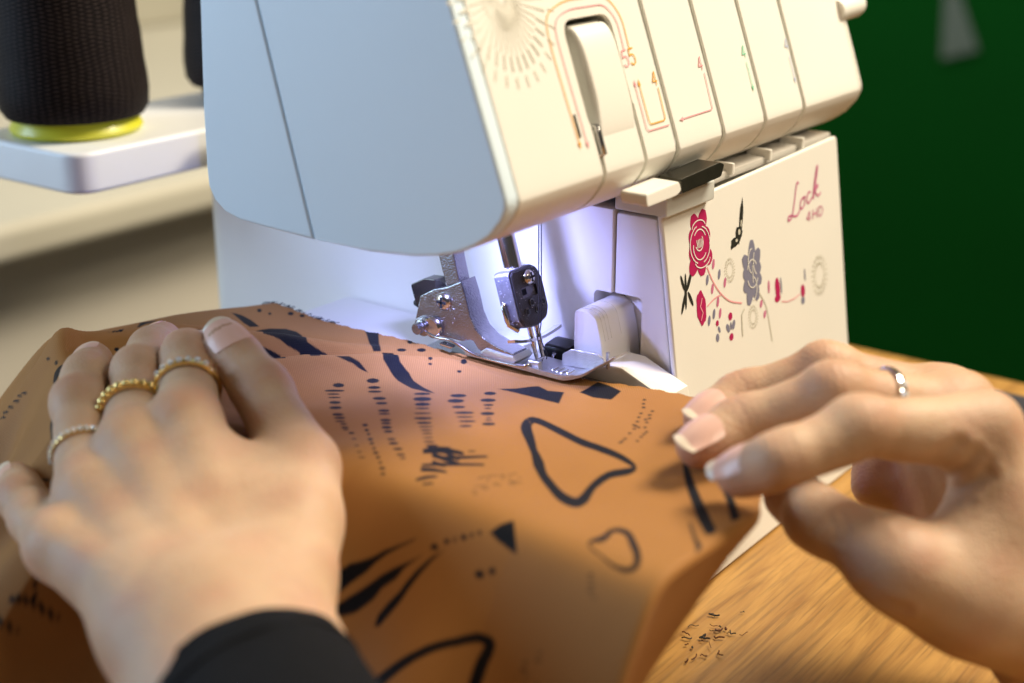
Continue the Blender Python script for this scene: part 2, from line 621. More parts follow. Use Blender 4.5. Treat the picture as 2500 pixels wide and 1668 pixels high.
# folded navy cloth lying at the right end of the table
V, F = [], []
NX, NY = 26, 40
for j in range(NY):
    for i in range(NX):
        u, v = i / (NX - 1), j / (NY - 1)
        x = 0.158 + 0.088 * u + 0.004 * math.sin(v * 9)
        y = -0.34 + 0.285 * v + 0.004 * math.sin(u * 7 + 1)
        e = min(u, 1 - u, v, 1 - v)
        z = TABLE_Z + 0.002 + 0.011 * min(1, e * 9) ** 0.5 + 0.003 * math.sin(u * 11 + v * 6) * min(1, e * 9)
        V.append((x, y, z))
for j in range(NY - 1):
    for i in range(NX - 1):
        a = j * NX + i
        F.append((a, a + 1, a + NX + 1, a + NX))
o = from_py('folded_cloth', V, F, M['navy_cloth'], None, 60)
md = o.modifiers.new('s', 'SOLIDIFY')
md.thickness = 0.0015
tag(o, 'dark navy folded cloth lying on the table behind the hand with the silver ring', 'cloth')

# ------------------------------------------------------------------ the overlock machine
mach = empty('overlock_machine', (0.03, 0.06, TABLE_Z), 'cream white overlock sewing machine with printed roses and black thread cones', 'sewing machine')
XL = -0.066
SU = Vector((0, 0.020, 0.055)).normalized()          # up the sloping front
SN = Vector((1, 0, 0)).cross(SU)                     # outward normal of the front (towards -Y)
if SN.y > 0:
    SN = -SN
PF = Vector((0, -0.0385, 0.077))


def fp(x, s, d=0.0):
    """point on the sloping front: x and s in mm, d mm out"""
    return PF + Vector((x / 1000, 0, 0)) + SU * (s / 1000) + SN * (d / 1000)


# outline of the head seen from its left end (Y, Z)
TOPF = PF + SU * 0.115
PROFILE = [(TOPF.y, TOPF.z), (-0.0182, 0.1318), (-0.0331, 0.0912), (-0.0376, 0.0785), (-0.0378, 0.0755), (-0.0362, 0.0717), (-0.0318, 0.0664),
           (-0.0262, 0.0626), (-0.0201, 0.0597), (-0.0120, 0.0573), (-0.0033, 0.0556), (0.0143, 0.0540), (0.0383, 0.0538), (0.0578, 0.0543), (0.0720, 0.0549),
           (0.0790, 0.0566), (0.0838, 0.0600), (0.0862, 0.0645), (0.0865, 0.0700), (0.0861, 0.0901), (0.0840, 0.1250), (0.0815, TOPF.z)]


def inset(prof, d):
    n = len(prof)
    out = []
    cy = sum(p[0] for p in prof) / n
    cz = sum(p[1] for p in prof) / n
    for i in range(n):
        p0, p1, p2 = (Vector((*prof[(i + k) % n], 0)) for k in (-1, 0, 1))
        t = ((p1 - p0).normalized() + (p2 - p1).normalized()).normalized()
        nn = Vector((-t.y, t.x, 0))
        if nn.dot(Vector((cy, cz, 0)) - p1) < 0:
            nn = -nn
        q = p1 + nn * d
        out.append((q.x, q.y))
    return out


# left end cap: two cover plates with a thin seam between them
def clip_half(poly, a, b, side):
    """clip polygon to one side of the line a-b"""
    nx, ny = b[1] - a[1], a[0] - b[0]
    out = []
    n = len(poly)
    for i in range(n):
        p, q = poly[i], poly[(i + 1) % n]
        dp = ((p[0] - a[0]) * nx + (p[1] - a[1]) * ny) * side
        dq = ((q[0] - a[0]) * nx + (q[1] - a[1]) * ny) * side
        if dp >= 0:
            out.append(p)
        if dp * dq < 0:
            t = dp / (dp - dq)
            out.append((p[0] + (q[0] - p[0]) * t, p[1] + (q[1] - p[1]) * t))
    return out


# the seam on the end cap runs from (Y .0577, Z .1285) to (Y .0383, Z .054)
sa, sb = (0.0585, 0.1285), (0.0383, 0.0538)
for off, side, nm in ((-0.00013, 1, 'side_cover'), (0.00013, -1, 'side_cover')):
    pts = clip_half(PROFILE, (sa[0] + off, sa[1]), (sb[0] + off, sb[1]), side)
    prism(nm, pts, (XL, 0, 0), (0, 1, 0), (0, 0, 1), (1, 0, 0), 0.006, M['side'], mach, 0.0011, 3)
prism('side_cover_backing', inset(PROFILE, 0.002), (XL + 0.0015, 0, 0), (0, 1, 0), (0, 0, 1), (1, 0, 0), 0.0015, M['dark_inner'], mach)

# inner core of the head, set back 1.6 mm: seen as the grey floor of the thread slots
core_pts = inset(PROFILE, 0.0011)
core = prism('head_core', core_pts, (XL + 0.007, 0, 0), (0, 1, 0), (0, 0, 1), (1, 0, 0), 0.230, M['groove'], mach)


# front panels between the thread slots: the profile's front and its rolled-under lower edge
def panel(name, x0, x1, parent, bev=0.0009):
    outer = PROFILE[:13]
    inner = inset(PROFILE, 0.0016)[:13]
    outer = [(TOPF.y, TOPF.z)] + smooth_path(outer[2:], 3)
    inner = [inner[0]] + smooth_path(inner[2:], 3)
    outer = [(float(p[0]), float(p[1])) for p in outer]
    inner = [(float(p[0]), float(p[1])) for p in inner]
    return prism(name, outer + inner[::-1], (x0, 0, 0), (0, 1, 0), (0, 0, 1), (1, 0, 0), x1 - x0, M['white'], parent, bev, 2)


SLOTS = [0.0280, 0.0590, 0.0902, 0.1216]
hw = 0.00125
p1 = panel('front_panel', XL + 0.0062, SLOTS[0] - hw, mach)
for a, b in zip(SLOTS, SLOTS[1:]):
    panel('front_panel', a + hw, b - hw, mach)
panel('front_panel', SLOTS[-1] + hw, 0.1720, mach, 0.0035)
# right end of the head
prism('end_cover', inset(PROFILE, 0.0002), (0.1721, 0, 0), (0, 1, 0), (0, 0, 1), (1, 0, 0), 0.004, M['white'], mach, 0.003, 3)
lathe('hand_wheel_knob', [(0.0046, -0.002), (0.0048, 0.001), (0.0050, 0.016), (0.0046, 0.0185), (0.0034, 0.0195)], (0.1715, -0.0255, 0.1068), M['white'], mach, 28, (1, 0.0, 0.05))


def plane_band(pts, w, d0, d1):
    """cutter: a ribbon of width w (mm) along pts (x,s mm) between depths d0..d1 mm"""
    L, R = [], []
    P = [np.array(p, float) for p in pts]
    for i in range(len(P)):
        t = P[min(i + 1, len(P) - 1)] - P[max(i - 1, 0)]
        t /= np.linalg.norm(t)
        nn = np.array([-t[1], t[0]]) * w / 2
        L.append(P[i] + nn)
        R.append(P[i] - nn)
    o2 = L + R[::-1]
    return prism_bm([(p[0] / 1000, p[1] / 1000) for p in o2], fp(0, 0, d0), (1, 0, 0), SU, SN, (d1 - d0) / 1000)


# lever window and the two slots that run down from it
win = rounded([(-17.6, 12.5), (-17.6, 47.6), (8.6, 47.6), (8.6, 12.5)], 5.5, 5)
win_cut = prism_bm([(p[0] / 1000, p[1] / 1000) for p in win], fp(0, 0, -14), (1, 0, 0), SU, SN, 0.020)
g1 = box_bm((-0.0170, -0.06, 0.040), (-0.0149, 0.0, 0.092))
g2 = box_bm((0.0069, -0.06, 0.040), (0.0090, 0.0, 0.094))
boolean_cut(p1, [win_cut, g1, g2])
core_cut = prism_bm([(p[0] / 1000, p[1] / 1000) for p in rounded([(-18, 11), (-18, 48), (9, 48), (9, 11)], 5, 4)], fp(0, 0, -16), (1, 0, 0), SU, SN, 0.022)
boolean_cut(core, [core_cut])
prism('slot_floor', [(-0.019, 0.010), (0.010, 0.010), (0.010, 0.049), (-0.019, 0.049)], fp(0, 0, -17), (1, 0, 0), SU, SN, 0.001, M['dark_inner'], mach)
# lever: tilts back a little in its window; side view outline (s, d) extruded in x
lev_prof = smooth_path([(7, -1.6), (12, 0.1), (20, 1.0), (32, 1.2), (40, 0.8), (44.5, -0.8), (46.3, -3.5)], 4)
lev = [(float(p[0]) / 1000, float(p[1]) / 1000) for p in lev_prof] + [(0.0463, -0.0155), (0.007, -0.0155)]
lbm = prism_bm(lev, fp(-12.2, 0), SU, SN, (1, 0, 0), 0.0192, 0.0014, 3)
for v in lbm.verts:                                   # narrower towards its foot on the left side
    s = (v.co - PF).dot(SU) * 1000
    if v.co.x < -0.006:
        v.co.x -= max(0, (22 - s)) * 0.00012
from_bm('lever', lbm, M['white'], mach)
tube('lever_pin', [fp(-14.6, 14.5, -2), fp(-14.6, 14.5, 0.2), fp(-14.9, 5.5, 0.2), fp(-14.9, 5.5, -2)], 0.0011, M['chrome'], mach, 8)


# printed marks on the front: thin raised ink, built as ribbons and filled outlines
def ribbon_bm(path3, normal, w, t=0.00006, bm=None):
    bm = bm or bmesh.new()
    P = [Vector(p) for p in path3]
    n = Vector(normal)
    prev = None
    for i, p in enumerate(P):
        d = (P[min(i + 1, len(P) - 1)] - P[max(i - 1, 0)]).normalized()
        s = d.cross(n).normalized() * w / 2
        cur = (bm.verts.new(p + s + n * t), bm.verts.new(p - s + n * t))
        if prev:
            bm.faces.new((prev[0], cur[0], cur[1], prev[1]))
        prev = cur
    return bm


def ink_line(name, pts, w, mat, P=fp, N=SN, arrow=False):
    bm = ribbon_bm([P(x, s, 0.05) for x, s in pts], N, w / 1000)
    if arrow:
        a, b = np.array(pts[-2], float), np.array(pts[-1], float)
        d = (b - a) / np.linalg.norm(b - a)
        q = np.array([-d[1], d[0]])
        tri = [b + d * 1.6, b - d * 0.6 + q * 0.75, b - d * 0.6 - q * 0.75]
        bm.faces.new([bm.verts.new(P(t[0], t[1], 0.12)) for t in tri])
    return from_bm(name, bm, mat, mach, 0)


def arc_corner(pts, r=1.5):
    """open polyline with rounded inner corners"""
    out = [pts[0]]
    for i in range(1, len(pts) - 1):
        p0, p1_, p2 = (np.array(pts[i + k], float) for k in (-1, 0, 1))
        a, b = p0 - p1_, p2 - p1_
        la, lb = np.linalg.norm(a), np.linalg.norm(b)
        q = min(r, la * .48, lb * .48)
        s, e = p1_ + a / la * q, p1_ + b / lb * q
        for k in range(6):
            t = k / 5
            out.append(tuple((1 - t) ** 2 * s + 2 * t * (1 - t) * p1_ + t * t * e))
    out.append(pts[-1])
    return out


ink_line('arrow_print', arc_corner([(24.9, 21.0), (24.4, 10.2), (14.6, 10.2), (14.6, 23.6)], 1.4), 0.42, M['print_orange'], arrow=True)
ink_line('arrow_print', arc_corner([(25.6, 8.3), (12.2, 8.3), (12.2, 23.8)], 1.6), 0.42, M['print_pink'], arrow=True)
ink_line('arrow_print', arc_corner([(55.6, 21.8), (54.9, 9.1), (34.2, 8.9)], 1.2), 0.40, M['print_pink'], arrow=True)
ink_line('arrow_print', [(85.8, 21.8), (85.8, 12.4)], 0.40, M['print_green'], arrow=True)
ink_line('arrow_print', [(118.6, 20.0), (118.4, 11.0)], 0.40, M['print_blue'], arrow=True)
ink_line('arrow_print', arc_corner([(14.4, 35.4), (14.9, 46), (9, 53), (-14, 53.5), (-25.5, 50), (-26.4, 40), (-25.4, 10.5)], 8), 0.42, M['print_orange'], arrow=True)
ink_line('arrow_print', arc_corner([(11.3, 35.0), (11.8, 45), (7, 50.4), (-13, 50.6), (-21.8, 48), (-22.2, 38), (-21.4, 10.0)], 7), 0.42, M['print_pink'], arrow=True)
ink_line('slot_tick', [(-24.1, 19.6), (-24.0, 12.4)], 0.8, M['tab'])


def digits(name, segs, x, s, h, mat):
    """a stroked numeral: strokes are polylines in a unit box"""
    bm = bmesh.new()
    for st in segs:
        ribbon_bm([fp(x + a * h * 0.62, s + b * h, 0.05) for a, b in st], SN, h * 0.095 / 1000, bm=bm)
    return from_bm(name, bm, mat, mach, 0)


FIVE = [[(0.92, 1), (0.14, 1)], [(0.16, 1), (0.08, 0.52)],
        [(0.08, 0.53), (0.25, 0.61), (0.5, 0.64), (0.8, 0.56), (0.96, 0.33), (0.84, 0.1), (0.55, 0.0), (0.25, 0.03), (0.04, 0.16)]]
FOUR = [[(0.72, 0.0), (0.72, 1.0)], [(0.72, 1.0), (0.02, 0.28)], [(0.0, 0.29), (1.0, 0.29)]]
digits('numeral_print', FIVE, 9.2, 29.8, 5.2, M['print_pink'])
digits('numeral_print', FIVE, 13.2, 30.0, 5.2, M['print_orange'])
digits('numeral_print', FOUR, 22.6, 21.8, 4.6, M['print_orange'])
digits('numeral_print', FOUR, 53.0, 23.0, 4.6, M['print_pink'])
digits('numeral_print', FOUR, 84.2, 23.4, 4.4, M['print_green'])
digits('numeral_print', FOUR, 117.2, 22.4, 4.2, M['print_blue'])
# dandelion ornament above the lever window: rings of fine strokes
bm = bmesh.new()
for ring, (r0, r1, nn, w) in enumerate(((2.0, 9.5, 44, 0.5), (9.0, 16.5, 40, 0.42), (16.8, 21.5, 34, 0.9), (23, 26.5, 30, 0.55))):
    for k in range(nn):
        a = 2 * math.pi * (k + 0.3 * ring) / nn
        ca, sn_ = math.cos(a), math.sin(a)
        ribbon_bm([fp(-43.5 + ca * r0 * 0.92, 57 + sn_ * r0, 0.05), fp(-43.5 + ca * r1 * 0.92, 57 + sn_ * r1, 0.05)], SN, w / 1000, bm=bm)
from_bm('dandelion_print', bm, M['print_pale'], mach, 0)

# bed, arm column and looper housing
box('bed', (-0.104, -0.046, TABLE_Z), (0.0299, 0.117, -0.004), M['white'], mach, 0.003, 3)
col_pts = rounded([(0.030, -0.015), (0.1585, -0.015), (0.1585, 0.200), (0.030, 0.200)], 0.010, 5)
prism('arm_column', col_pts, (0, 0, TABLE_Z), (1, 0, 0), (0, 1, 0), (0, 0, 1), 0.1335, M['white'], mach, 0.0015)
# looper housing: side outline (Y,Z)
hy = [(-0.0541, TABLE_Z), (-0.0346, 0.0535), (-0.0186, 0.0535), (-0.0186, TABLE_Z)]
hous = prism('looper_housing', hy, (0.0215, 0, 0), (0, 1, 0), (0, 0, 1), (1, 0, 0), 0.1335, M['white'], mach, 0.0010)
hside = box('housing_side', (0.0205, -0.0181, TABLE_Z), (0.0298, 0.0130, 0.0546), M['white'], mach, 0.0006)
for part in (hous, hside):                            # recess that takes the chute guard
    boolean_cut(part, [box_bm((0.0150, -0.0300, -0.0700), (0.0285, -0.0108, 0.0250), 0.002, 3)])
UC = Vector((0, 0.0195, 0.1366)).normalized()
NC = Vector((0, -0.1366, 0.0195)).normalized()
PB = Vector((0, -0.0545, TABLE_Z))


def cp(x, s, d=0.0):
    """point on the looper cover: x and s in mm, d mm out"""
    return PB + Vector((x / 1000, 0, 0)) + UC * (s / 1000) + NC * (d / 1000)


cov = rounded([(20.2, 0.5), (20.2, 137.6), (155.5, 141.2), (155.5, 0.5)], 2.2, 4)
prism('looper_cover', [(p[0] / 1000, p[1] / 1000) for p in cov], cp(0, 0, 0.2), (1, 0, 0), UC, NC, 0.0022, M['white'], mach, 0.0008, 3)
CD = 2.45                                             # print lies on the cover's face
# ledge between cover and head with its guide ribs
box('ledge', (0.0560, -0.0332, 0.0572), (0.1580, -0.0190, 0.0606), M['window_strip'], mach, 0.0008)
for xr in (0.072, 0.101, 0.128):
    box('guide_rib', (xr, -0.0352, 0.0590), (xr + 0.0020, -0.0250, 0.0634), M['white'], mach, 0.0006)
# latch: white tab and smoked metal tab under the head's edge
prism('latch_tab', rounded([(-0.0015, -0.0030), (-0.0015, 0.0012), (0.0190, 0.0016), (0.0200, -0.0018), (0.0165, -0.0028)], 0.0012, 3), (0.0, -0.0445, 0.0668), (1, 0, 0), (0, 0.15, 1), (0, 1, 0), 0.0100, M['white'], mach, 0.0006)
prism('latch_spring', rounded([(0.0205, -0.0022), (0.0205, 0.0026), (0.0470, 0.0036), (0.0500, 0.0024), (0.0470, -0.0014)], 0.0010, 3), (0.0, -0.0442, 0.0660), (1, 0, 0), (0, 0.15, 1), (0, 1, 0), 0.0090, M['tab'], mach, 0.0005)
box('latch_block', (0.0180, -0.0405, 0.0555), (0.0500, -0.0200, 0.0625), M['groove'], mach, 0.0008)


# ---- printed flowers and lettering on the looper cover
def blob(cx, cy, rx, ry, rot=0, n=14, dent=0.0, k=3, ph=0):
    c, s = math.cos(rot), math.sin(rot)
    out = []
    for i in range(n):
        t = 2 * math.pi * i / n
        q = 1 + dent * math.sin(k * t + ph)
        x, y = rx * q * math.cos(t), ry * q * math.sin(t)
        out.append((cx + x * c - y * s, cy + x * s + y * c))
    return out


def ink_shapes(name, polys, mat, lift=0.0, lines=(), w=0.4):
    bm = bmesh.new()
    for i, pl in enumerate(polys):
        vs = [bm.verts.new(cp(x, y, CD + 0.05 + lift + i * 0.004)) for x, y in pl]
        bm.faces.new(vs)
    for ln in lines:
        ribbon_bm([cp(x, y, CD + 0.05 + lift) for x, y in ln], NC, w / 1000, bm=bm)
    return from_bm(name, bm, mat, mach, 0)


def petal(cx, cy, a, r0, r1, w, n=7):
    """petal pointing outwards from (cx,cy)"""
    ca, sa_ = math.cos(a), math.sin(a)
    L, R = [], []
    for i in range(n):
        t = i / (n - 1)
        rr = r0 + (r1 - r0) * t
        ww = w * math.sin(math.pi * (0.12 + 0.80 * t)) ** 0.7
        L.append((cx + ca * rr - sa_ * ww, cy + sa_ * rr + ca * ww))
        R.append((cx + ca * rr + sa_ * ww, cy + sa_ * rr - ca * ww))
    return L + R[::-1]


def sq(polys, cx, kx):
    return [[(cx + (x - cx) * kx, y) for x, y in p] for p in polys]


# large rose
rc = (42.3, 122.0)
def scallop(cx, cy, r, lobes, dent, kx, ph=0.0, n=72):
    out = []
    for i in range(n):
        t = 2 * math.pi * i / n
        q = r * (1 - dent * abs(math.cos(lobes * t / 2 + ph)) ** 3)
        out.append((cx + q * kx * math.cos(t), cy + q * math.sin(t)))
    return out


def arc_pts(cx, cy, rx, ry, a0, a1, n=12):
    return [(cx + rx * math.cos(math.radians(a0 + (a1 - a0) * i / (n - 1))), cy + ry * math.sin(math.radians(a0 + (a1 - a0) * i / (n - 1)))) for i in range(n)]


outer = [petal(rc[0], rc[1], math.radians(a), 5.0, r1, w, 9) for a, r1, w in ((68, 12.2, 3.0), (106, 11.4, 2.8), (232, 11.8, 2.9), (272, 11.2, 2.9), (312, 10.4, 3.0))]
ink_shapes('rose_print', outer + [scallop(rc[0], rc[1], 8.6, 6, 0.16, 0.92, 0.4)], M['print_magenta'])
vein = [arc_pts(rc[0] - 0.2, rc[1], 6.4, 6.6, 100, 250), arc_pts(rc[0] + 0.6, rc[1] - 0.4, 6.2, 6.4, -80, 75), arc_pts(rc[0], rc[1] - 0.6, 4.6, 4.8, 165, 320), arc_pts(rc[0], rc[1] + 0.8, 4.2, 4.4, 20, 140),
        arc_pts(rc[0] - 0.4, rc[1] + 0.6, 2.6, 2.8, 200, 400), arc_pts(rc[0] + 1.0, rc[1] - 5.4, 5.2, 3.0, 190, 350), arc_pts(rc[0], rc[1] + 5.6, 4.6, 2.8, 10, 170)]
vein += [[(rc[0] - 1.6 + i * 0.8, rc[1] - 1.2), (rc[0] - 2.0 + i * 1.0, rc[1] + 1.8)] for i in range(5)]
ink_shapes('rose_print', [], M['white'], 0.10, vein, 0.42)
# small rose at the side
ink_shapes('rose_print', [blob(40.0, 99.8, 3.2, 6.2, 0.05, 20, 0.07, 6)], M['print_magenta'])
ink_shapes('rose_print', [], M['print_pink'], 0.08, [[(39.0, 95.5), (40.6, 98.0), (39.2, 100.4), (40.8, 103.2)]], 0.55)
# stems
stem = [tuple(p) for p in smooth_path([(46.0, 113.0), (49.0, 107.5), (53.6, 101.9), (60, 97.2), (68.5, 94.2)], 5)]
stem2 = [tuple(p) for p in smooth_path([(44, 99.4), (49.5, 100.8), (54.5, 101.0)], 5)]
ink_shapes('stem_print', [], M['print_pink'], 0.0, [stem, stem2], 0.55)
lv = [((50.5, 113.0), 1.3), ((54.0, 108.5), 1.3), ((57.5, 104.6), 1.3), ((45.5, 108.5), 1.2), ((48.5, 104.6), 1.2), ((48.2, 95.5), 1.2), ((52.5, 94.6), 1.2), ((44.6, 94.0), 1.2), ((51.5, 99.0), 1.0)]
ink_shapes('leaf_print', [blob(p[0], p[1], 0.9, 1.9, -0.35, 10) for p, _ in lv[::2]], M['print_rosy'])
ink_shapes('leaf_print', [blob(p[0], p[1], 0.9, 1.9, -0.35, 10) for p, _ in lv[1::2]], M['print_slate'])
# dragonfly and butterfly
ink_shapes('insect_print', [blob(30.6, 108.0, 0.8, 6.4, -0.12, 12), blob(33.4, 111.0, 0.9, 3.8, -0.62, 10), blob(28.6, 104.4, 0.8, 4.0, -0.5, 10), blob(33.4, 104.8, 0.8, 3.2, 0.45, 10), blob(29.0, 111.5, 0.7, 3.0, 0.3, 10)], M['print_black'])
ink_shapes('insect_print', [blob(72.6, 124.6, 1.3, 7.2, -0.28, 12, 0.1, 5), blob(66.6, 117.2, 3.2, 1.8, 0.35, 12, 0.2, 4), blob(70.0, 119.5, 2.4, 3.4, -0.5, 12, 0.25, 5)], M['print_black'])
ink_shapes('insect_print', [blob(70.4, 120.2, 0.9, 1.1, 0, 8), blob(68.0, 117.6, 0.9, 0.6, 0, 8), blob(72.2, 123.0, 0.5, 1.4, -0.3, 8)], M['print_grey'], 0.08)
# slate tulip-like flower
tc_ = (77.8, 102.6)
tul = [petal(tc_[0], tc_[1], math.radians(a), 2.0, r1, w, 9) for a, r1, w in ((84, 12.8, 2.7), (52, 10.6, 2.7), (126, 10.0, 2.7), (18, 7.2, 2.6), (164, 7.0, 2.6), (214, 8.4, 2.5), (248, 11.4, 2.6), (286, 10.6, 2.6), (328, 7.8, 2.5))]
ink_shapes('flower_print', tul + [blob(tc_[0], tc_[1], 4.0, 5.0, 0, 16)], M['print_slate'])
ink_shapes('flower_print', [], M['white'], 0.10, [arc_pts(tc_[0], tc_[1] + 1.0, 3.8, 4.6, 30, 160), arc_pts(tc_[0], tc_[1] - 0.6, 3.9, 4.2, 190, 340), arc_pts(tc_[0] + 0.4, tc_[1] + 5.0, 3.0, 4.6, 80, 250), arc_pts(tc_[0] - 0.6, tc_[1] - 5.0, 3.2, 4.4, 270, 430),
            [(tc_[0], tc_[1] - 3), (tc_[0] + 0.5, tc_[1] + 3.4)], arc_pts(tc_[0] + 3.4, tc_[1] + 4.0, 2.2, 4.4, 120, 260)], 0.42)
st3 = [tuple(p) for p in smooth_path([(81.8, 95.0), (86.5, 88.5), (88.5, 80.0), (89.5, 74.0)], 5)]
ink_shapes('stem_print', [], M['print_grey'], 0.0, [st3], 0.5)
ink_shapes('leaf_print', [blob(83.0, 90.2, 1.0, 1.6, -0.5, 10), blob(85.2, 85.6, 1.0, 1.6, -0.5, 10), blob(89.8, 95.0, 0.8, 2.6, -0.1, 10)], M['print_rosy'])
# buds
ink_shapes('bud_print', [blob(96.6, 92.6, 1.9, 4.4, 0.05, 14), blob(96.2, 89.0, 2.4, 1.6, 0.05, 12), blob(117.2, 86.6, 1.8, 2.6, 0.05, 12)], M['print_magenta'])
ink_shapes('bud_print', [blob(99.6, 93.0, 0.6, 3.4, 0, 8), blob(116.8, 82.8, 1.6, 1.6, 0, 8), blob(119.8, 92.4, 0.6, 2.6, 0, 8)], M['print_slate'])
ink_shapes('stem_print', [], M['print_pink'], 0.0, [[(99, 87), (104, 85.6), (110, 85.4), (114.5, 86)]], 0.45)
ink_shapes('bud_print', [blob(59.5, 91.6, 1.5, 1.5, 0, 10), blob(59.2, 84.0, 1.5, 1.4, 0, 10), blob(50.0, 91.6, 1.1, 1.1, 0, 8)], M['print_magenta'])
ink_shapes('bud_print', [blob(57.2, 87.8, 1.1, 1.9, 0.5, 10), blob(61.4, 88.0, 1.1, 1.9, -0.5, 10), blob(59.4, 88.0, 0.7, 1.5, 0, 8), blob(49.4, 86.4, 1.2, 1.6, 0, 8), blob(51.0, 89.0, 0.7, 1.4, 0.4, 8)], M['print_slate'])
# grey dandelion rings
for cx_, cy_, R_ in ((61.6, 108.2, 4.6), (76.2, 87.0, 4.6), (132.4, 89.2, 8.4)):
    lines = []
    for ring, (r0, r1) in enumerate(((0.50, 0.66), (0.76, 0.98))):
        for k in range(22):
            a = 2 * math.pi * (k + 0.5 * ring) / 22
            lines.append([(cx_ + math.cos(a) * R_ * r0 * 0.86, cy_ + math.sin(a) * R_ * r0), (cx_ + math.cos(a) * R_ * r1 * 0.86, cy_ + math.sin(a) * R_ * r1)])
    ink_shapes('dandelion_print', [], M['print_grey'], 0.0, lines, 0.075 * R_)
ink_shapes('stem_print', [], M['print_grey'], 0.0, [[(67.4, 82), (67.8, 90), (70.0, 91.6)]], 0.7)
# script lettering: Lock, with a smaller line beneath it
# brush-script strokes, origin at the foot of the capital
LOCK = [[(12.6, 11.4), (11.4, 12.2), (10.4, 10.8), (8.6, 6.4), (6.6, 1.8), (4.4, -0.8), (2.2, -0.6), (3.0, 0.8), (5.6, 0.2), (9.0, -1.2), (11.6, -0.2), (12.8, 1.4)],
        [(15.4, 4.4), (13.4, 3.6), (12.8, 1.4), (14.2, 0.2), (16.2, 1.4), (16.6, 3.4), (15.4, 4.4), (17.6, 4.0)],
        [(22.0, 4.4), (20.4, 5.0), (18.8, 3.4), (18.6, 1.4), (20.2, 0.6), (22.6, 1.8)],
        [(23.4, 1.2), (25.4, 6.6), (28.0, 12.4), (29.2, 13.4), (28.8, 11.2), (26.0, 5.4), (24.0, 0.8)],
        [(24.6, 2.6), (27.4, 5.4), (28.6, 5.0), (26.0, 3.4), (28.2, 0.8), (30.6, 1.4)]]
lines = [[(106.5 + p[0] * 1.02, 116.6 + p[1] * 0.92 + p[0] * 0.12) for p in smooth_path(s, 4)] for s in LOCK]
ink_shapes('lettering', [], M['print_rosy'], 0.0, lines, 0.85)
GL = {'4': [[(0.7, 0), (0.7, 1)], [(0.7, 1), (0, 0.3)], [(0, 0.3), (1, 0.3)]], 'H': [[(0, 0), (0, 1)], [(1, 0), (1, 1)], [(0, 0.5), (1, 0.5)]],
      'D': [[(0, 0), (0, 1)], [(0, 1), (0.7, 0.9), (1, 0.5), (0.7, 0.1), (0, 0)]]}
lines = []
for i, ch in enumerate('4HD'):
    for st in GL[ch]:
        lines.append([(124.0 + i * 5.4 + a * 3.6 + b * 0.6, 112.4 + b * 3.8) for a, b in st])
ink_shapes('lettering', [], M['print_rosy'], 0.0, lines, 0.6)

# ---- white chute guard beside the foot, dusted with lint
gp = rounded([(-0.0262, -0.0005), (-0.0245, 0.0120), (-0.0222, 0.0205), (-0.0180, 0.0224), (-0.0132, 0.0220), (-0.0132, -0.0005)], 0.0020, 4)
prism('chute_guard', gp, (0.0050, 0, 0), (0, 1, 0), (0, 0, 1), (1, 0, 0), 0.0232, M['white'], mach, 0.0005)
for xg in (0.0076, 0.0096, 0.0116, 0.0176):
    pth = [(xg, -0.0140, 0.0221), (xg, -0.0180, 0.0224), (xg, -0.0216, 0.0209), (xg, -0.0231, 0.0170), (xg, -0.0244, 0.0122)]
    tube('guide_mark', [tuple(p) for p in smooth_path(pth, 3)], 0.00010, M['print_grey'], mach, 6)
ap = [(-0.0600, -0.0500), (-0.0505, -0.0015), (-0.0330, 0.0055), (-0.0120, 0.0055), (-0.0120, -0.0500)]
prism('chute_apron', ap, (0.0045, 0, 0), (0, 1, 0), (0, 0, 1), (1, 0, 0), 0.0155, M['white'], mach, 0.0012)
box('needle_plate', (-0.0230, -0.0440, -0.0038), (0.0040, 0.0450, -0.0006), M['steel'], mach, 0.0004)

# ---- presser foot assembly (outline in Y,Z, extruded in X)

EXY = ((0, 1, 0), (0, 0, 1), (1, 0, 0))
mm = lambda pts: [(a / 1000, b / 1000) for a, b in pts]
FZ = 0.0018                                            # the foot rides on the fabric
ank = prism('presser_foot', mm([(20.5, 6.2), (24.0, 4.9), (36.5, 4.6), (42.5, 2.8), (45.2, 4.4), (45.3, 9.5), (42.8, 18.2), (36.5, 21.8), (30.0, 24.0), (24.2, 27.0), (22.3, 22.0),
                                (20.4, 15.0), (17.8, 10.6), (14.0, 8.0), (8.0, 6.2), (2.0, 5.2), (0.6, 2.9), (3.0, 2.0), (14.8, 2.6), (16.8, 3.4), (19.0, 6.0)]),
            (-0.0100, 0, 0), *EXY, 0.0085, M['steel'], mach, 0.0006, 2)
prism('shank', mm([(36.5, 48.0), (30.0, 48.0), (29.2, 42.0), (27.8, 34.0), (25.6, 25.5), (31.6, 23.6), (33.6, 29.0), (35.6, 36.0), (36.6, 42.0)]), (-0.0088, 0, 0), *EXY, 0.0062, M['steel'], ank, 0.0006, 2)
prism('hinge_step', mm([(15.5, 3.2), (13.0, 5.0), (6.0, 4.6), (1.5, 4.6), (0.0, 3.0), (1.0, 1.6), (15.0, 2.0)]), (-0.0108, 0, 0), *EXY, 0.0106, M['foot_steel'], ank, 0.0007, 2)
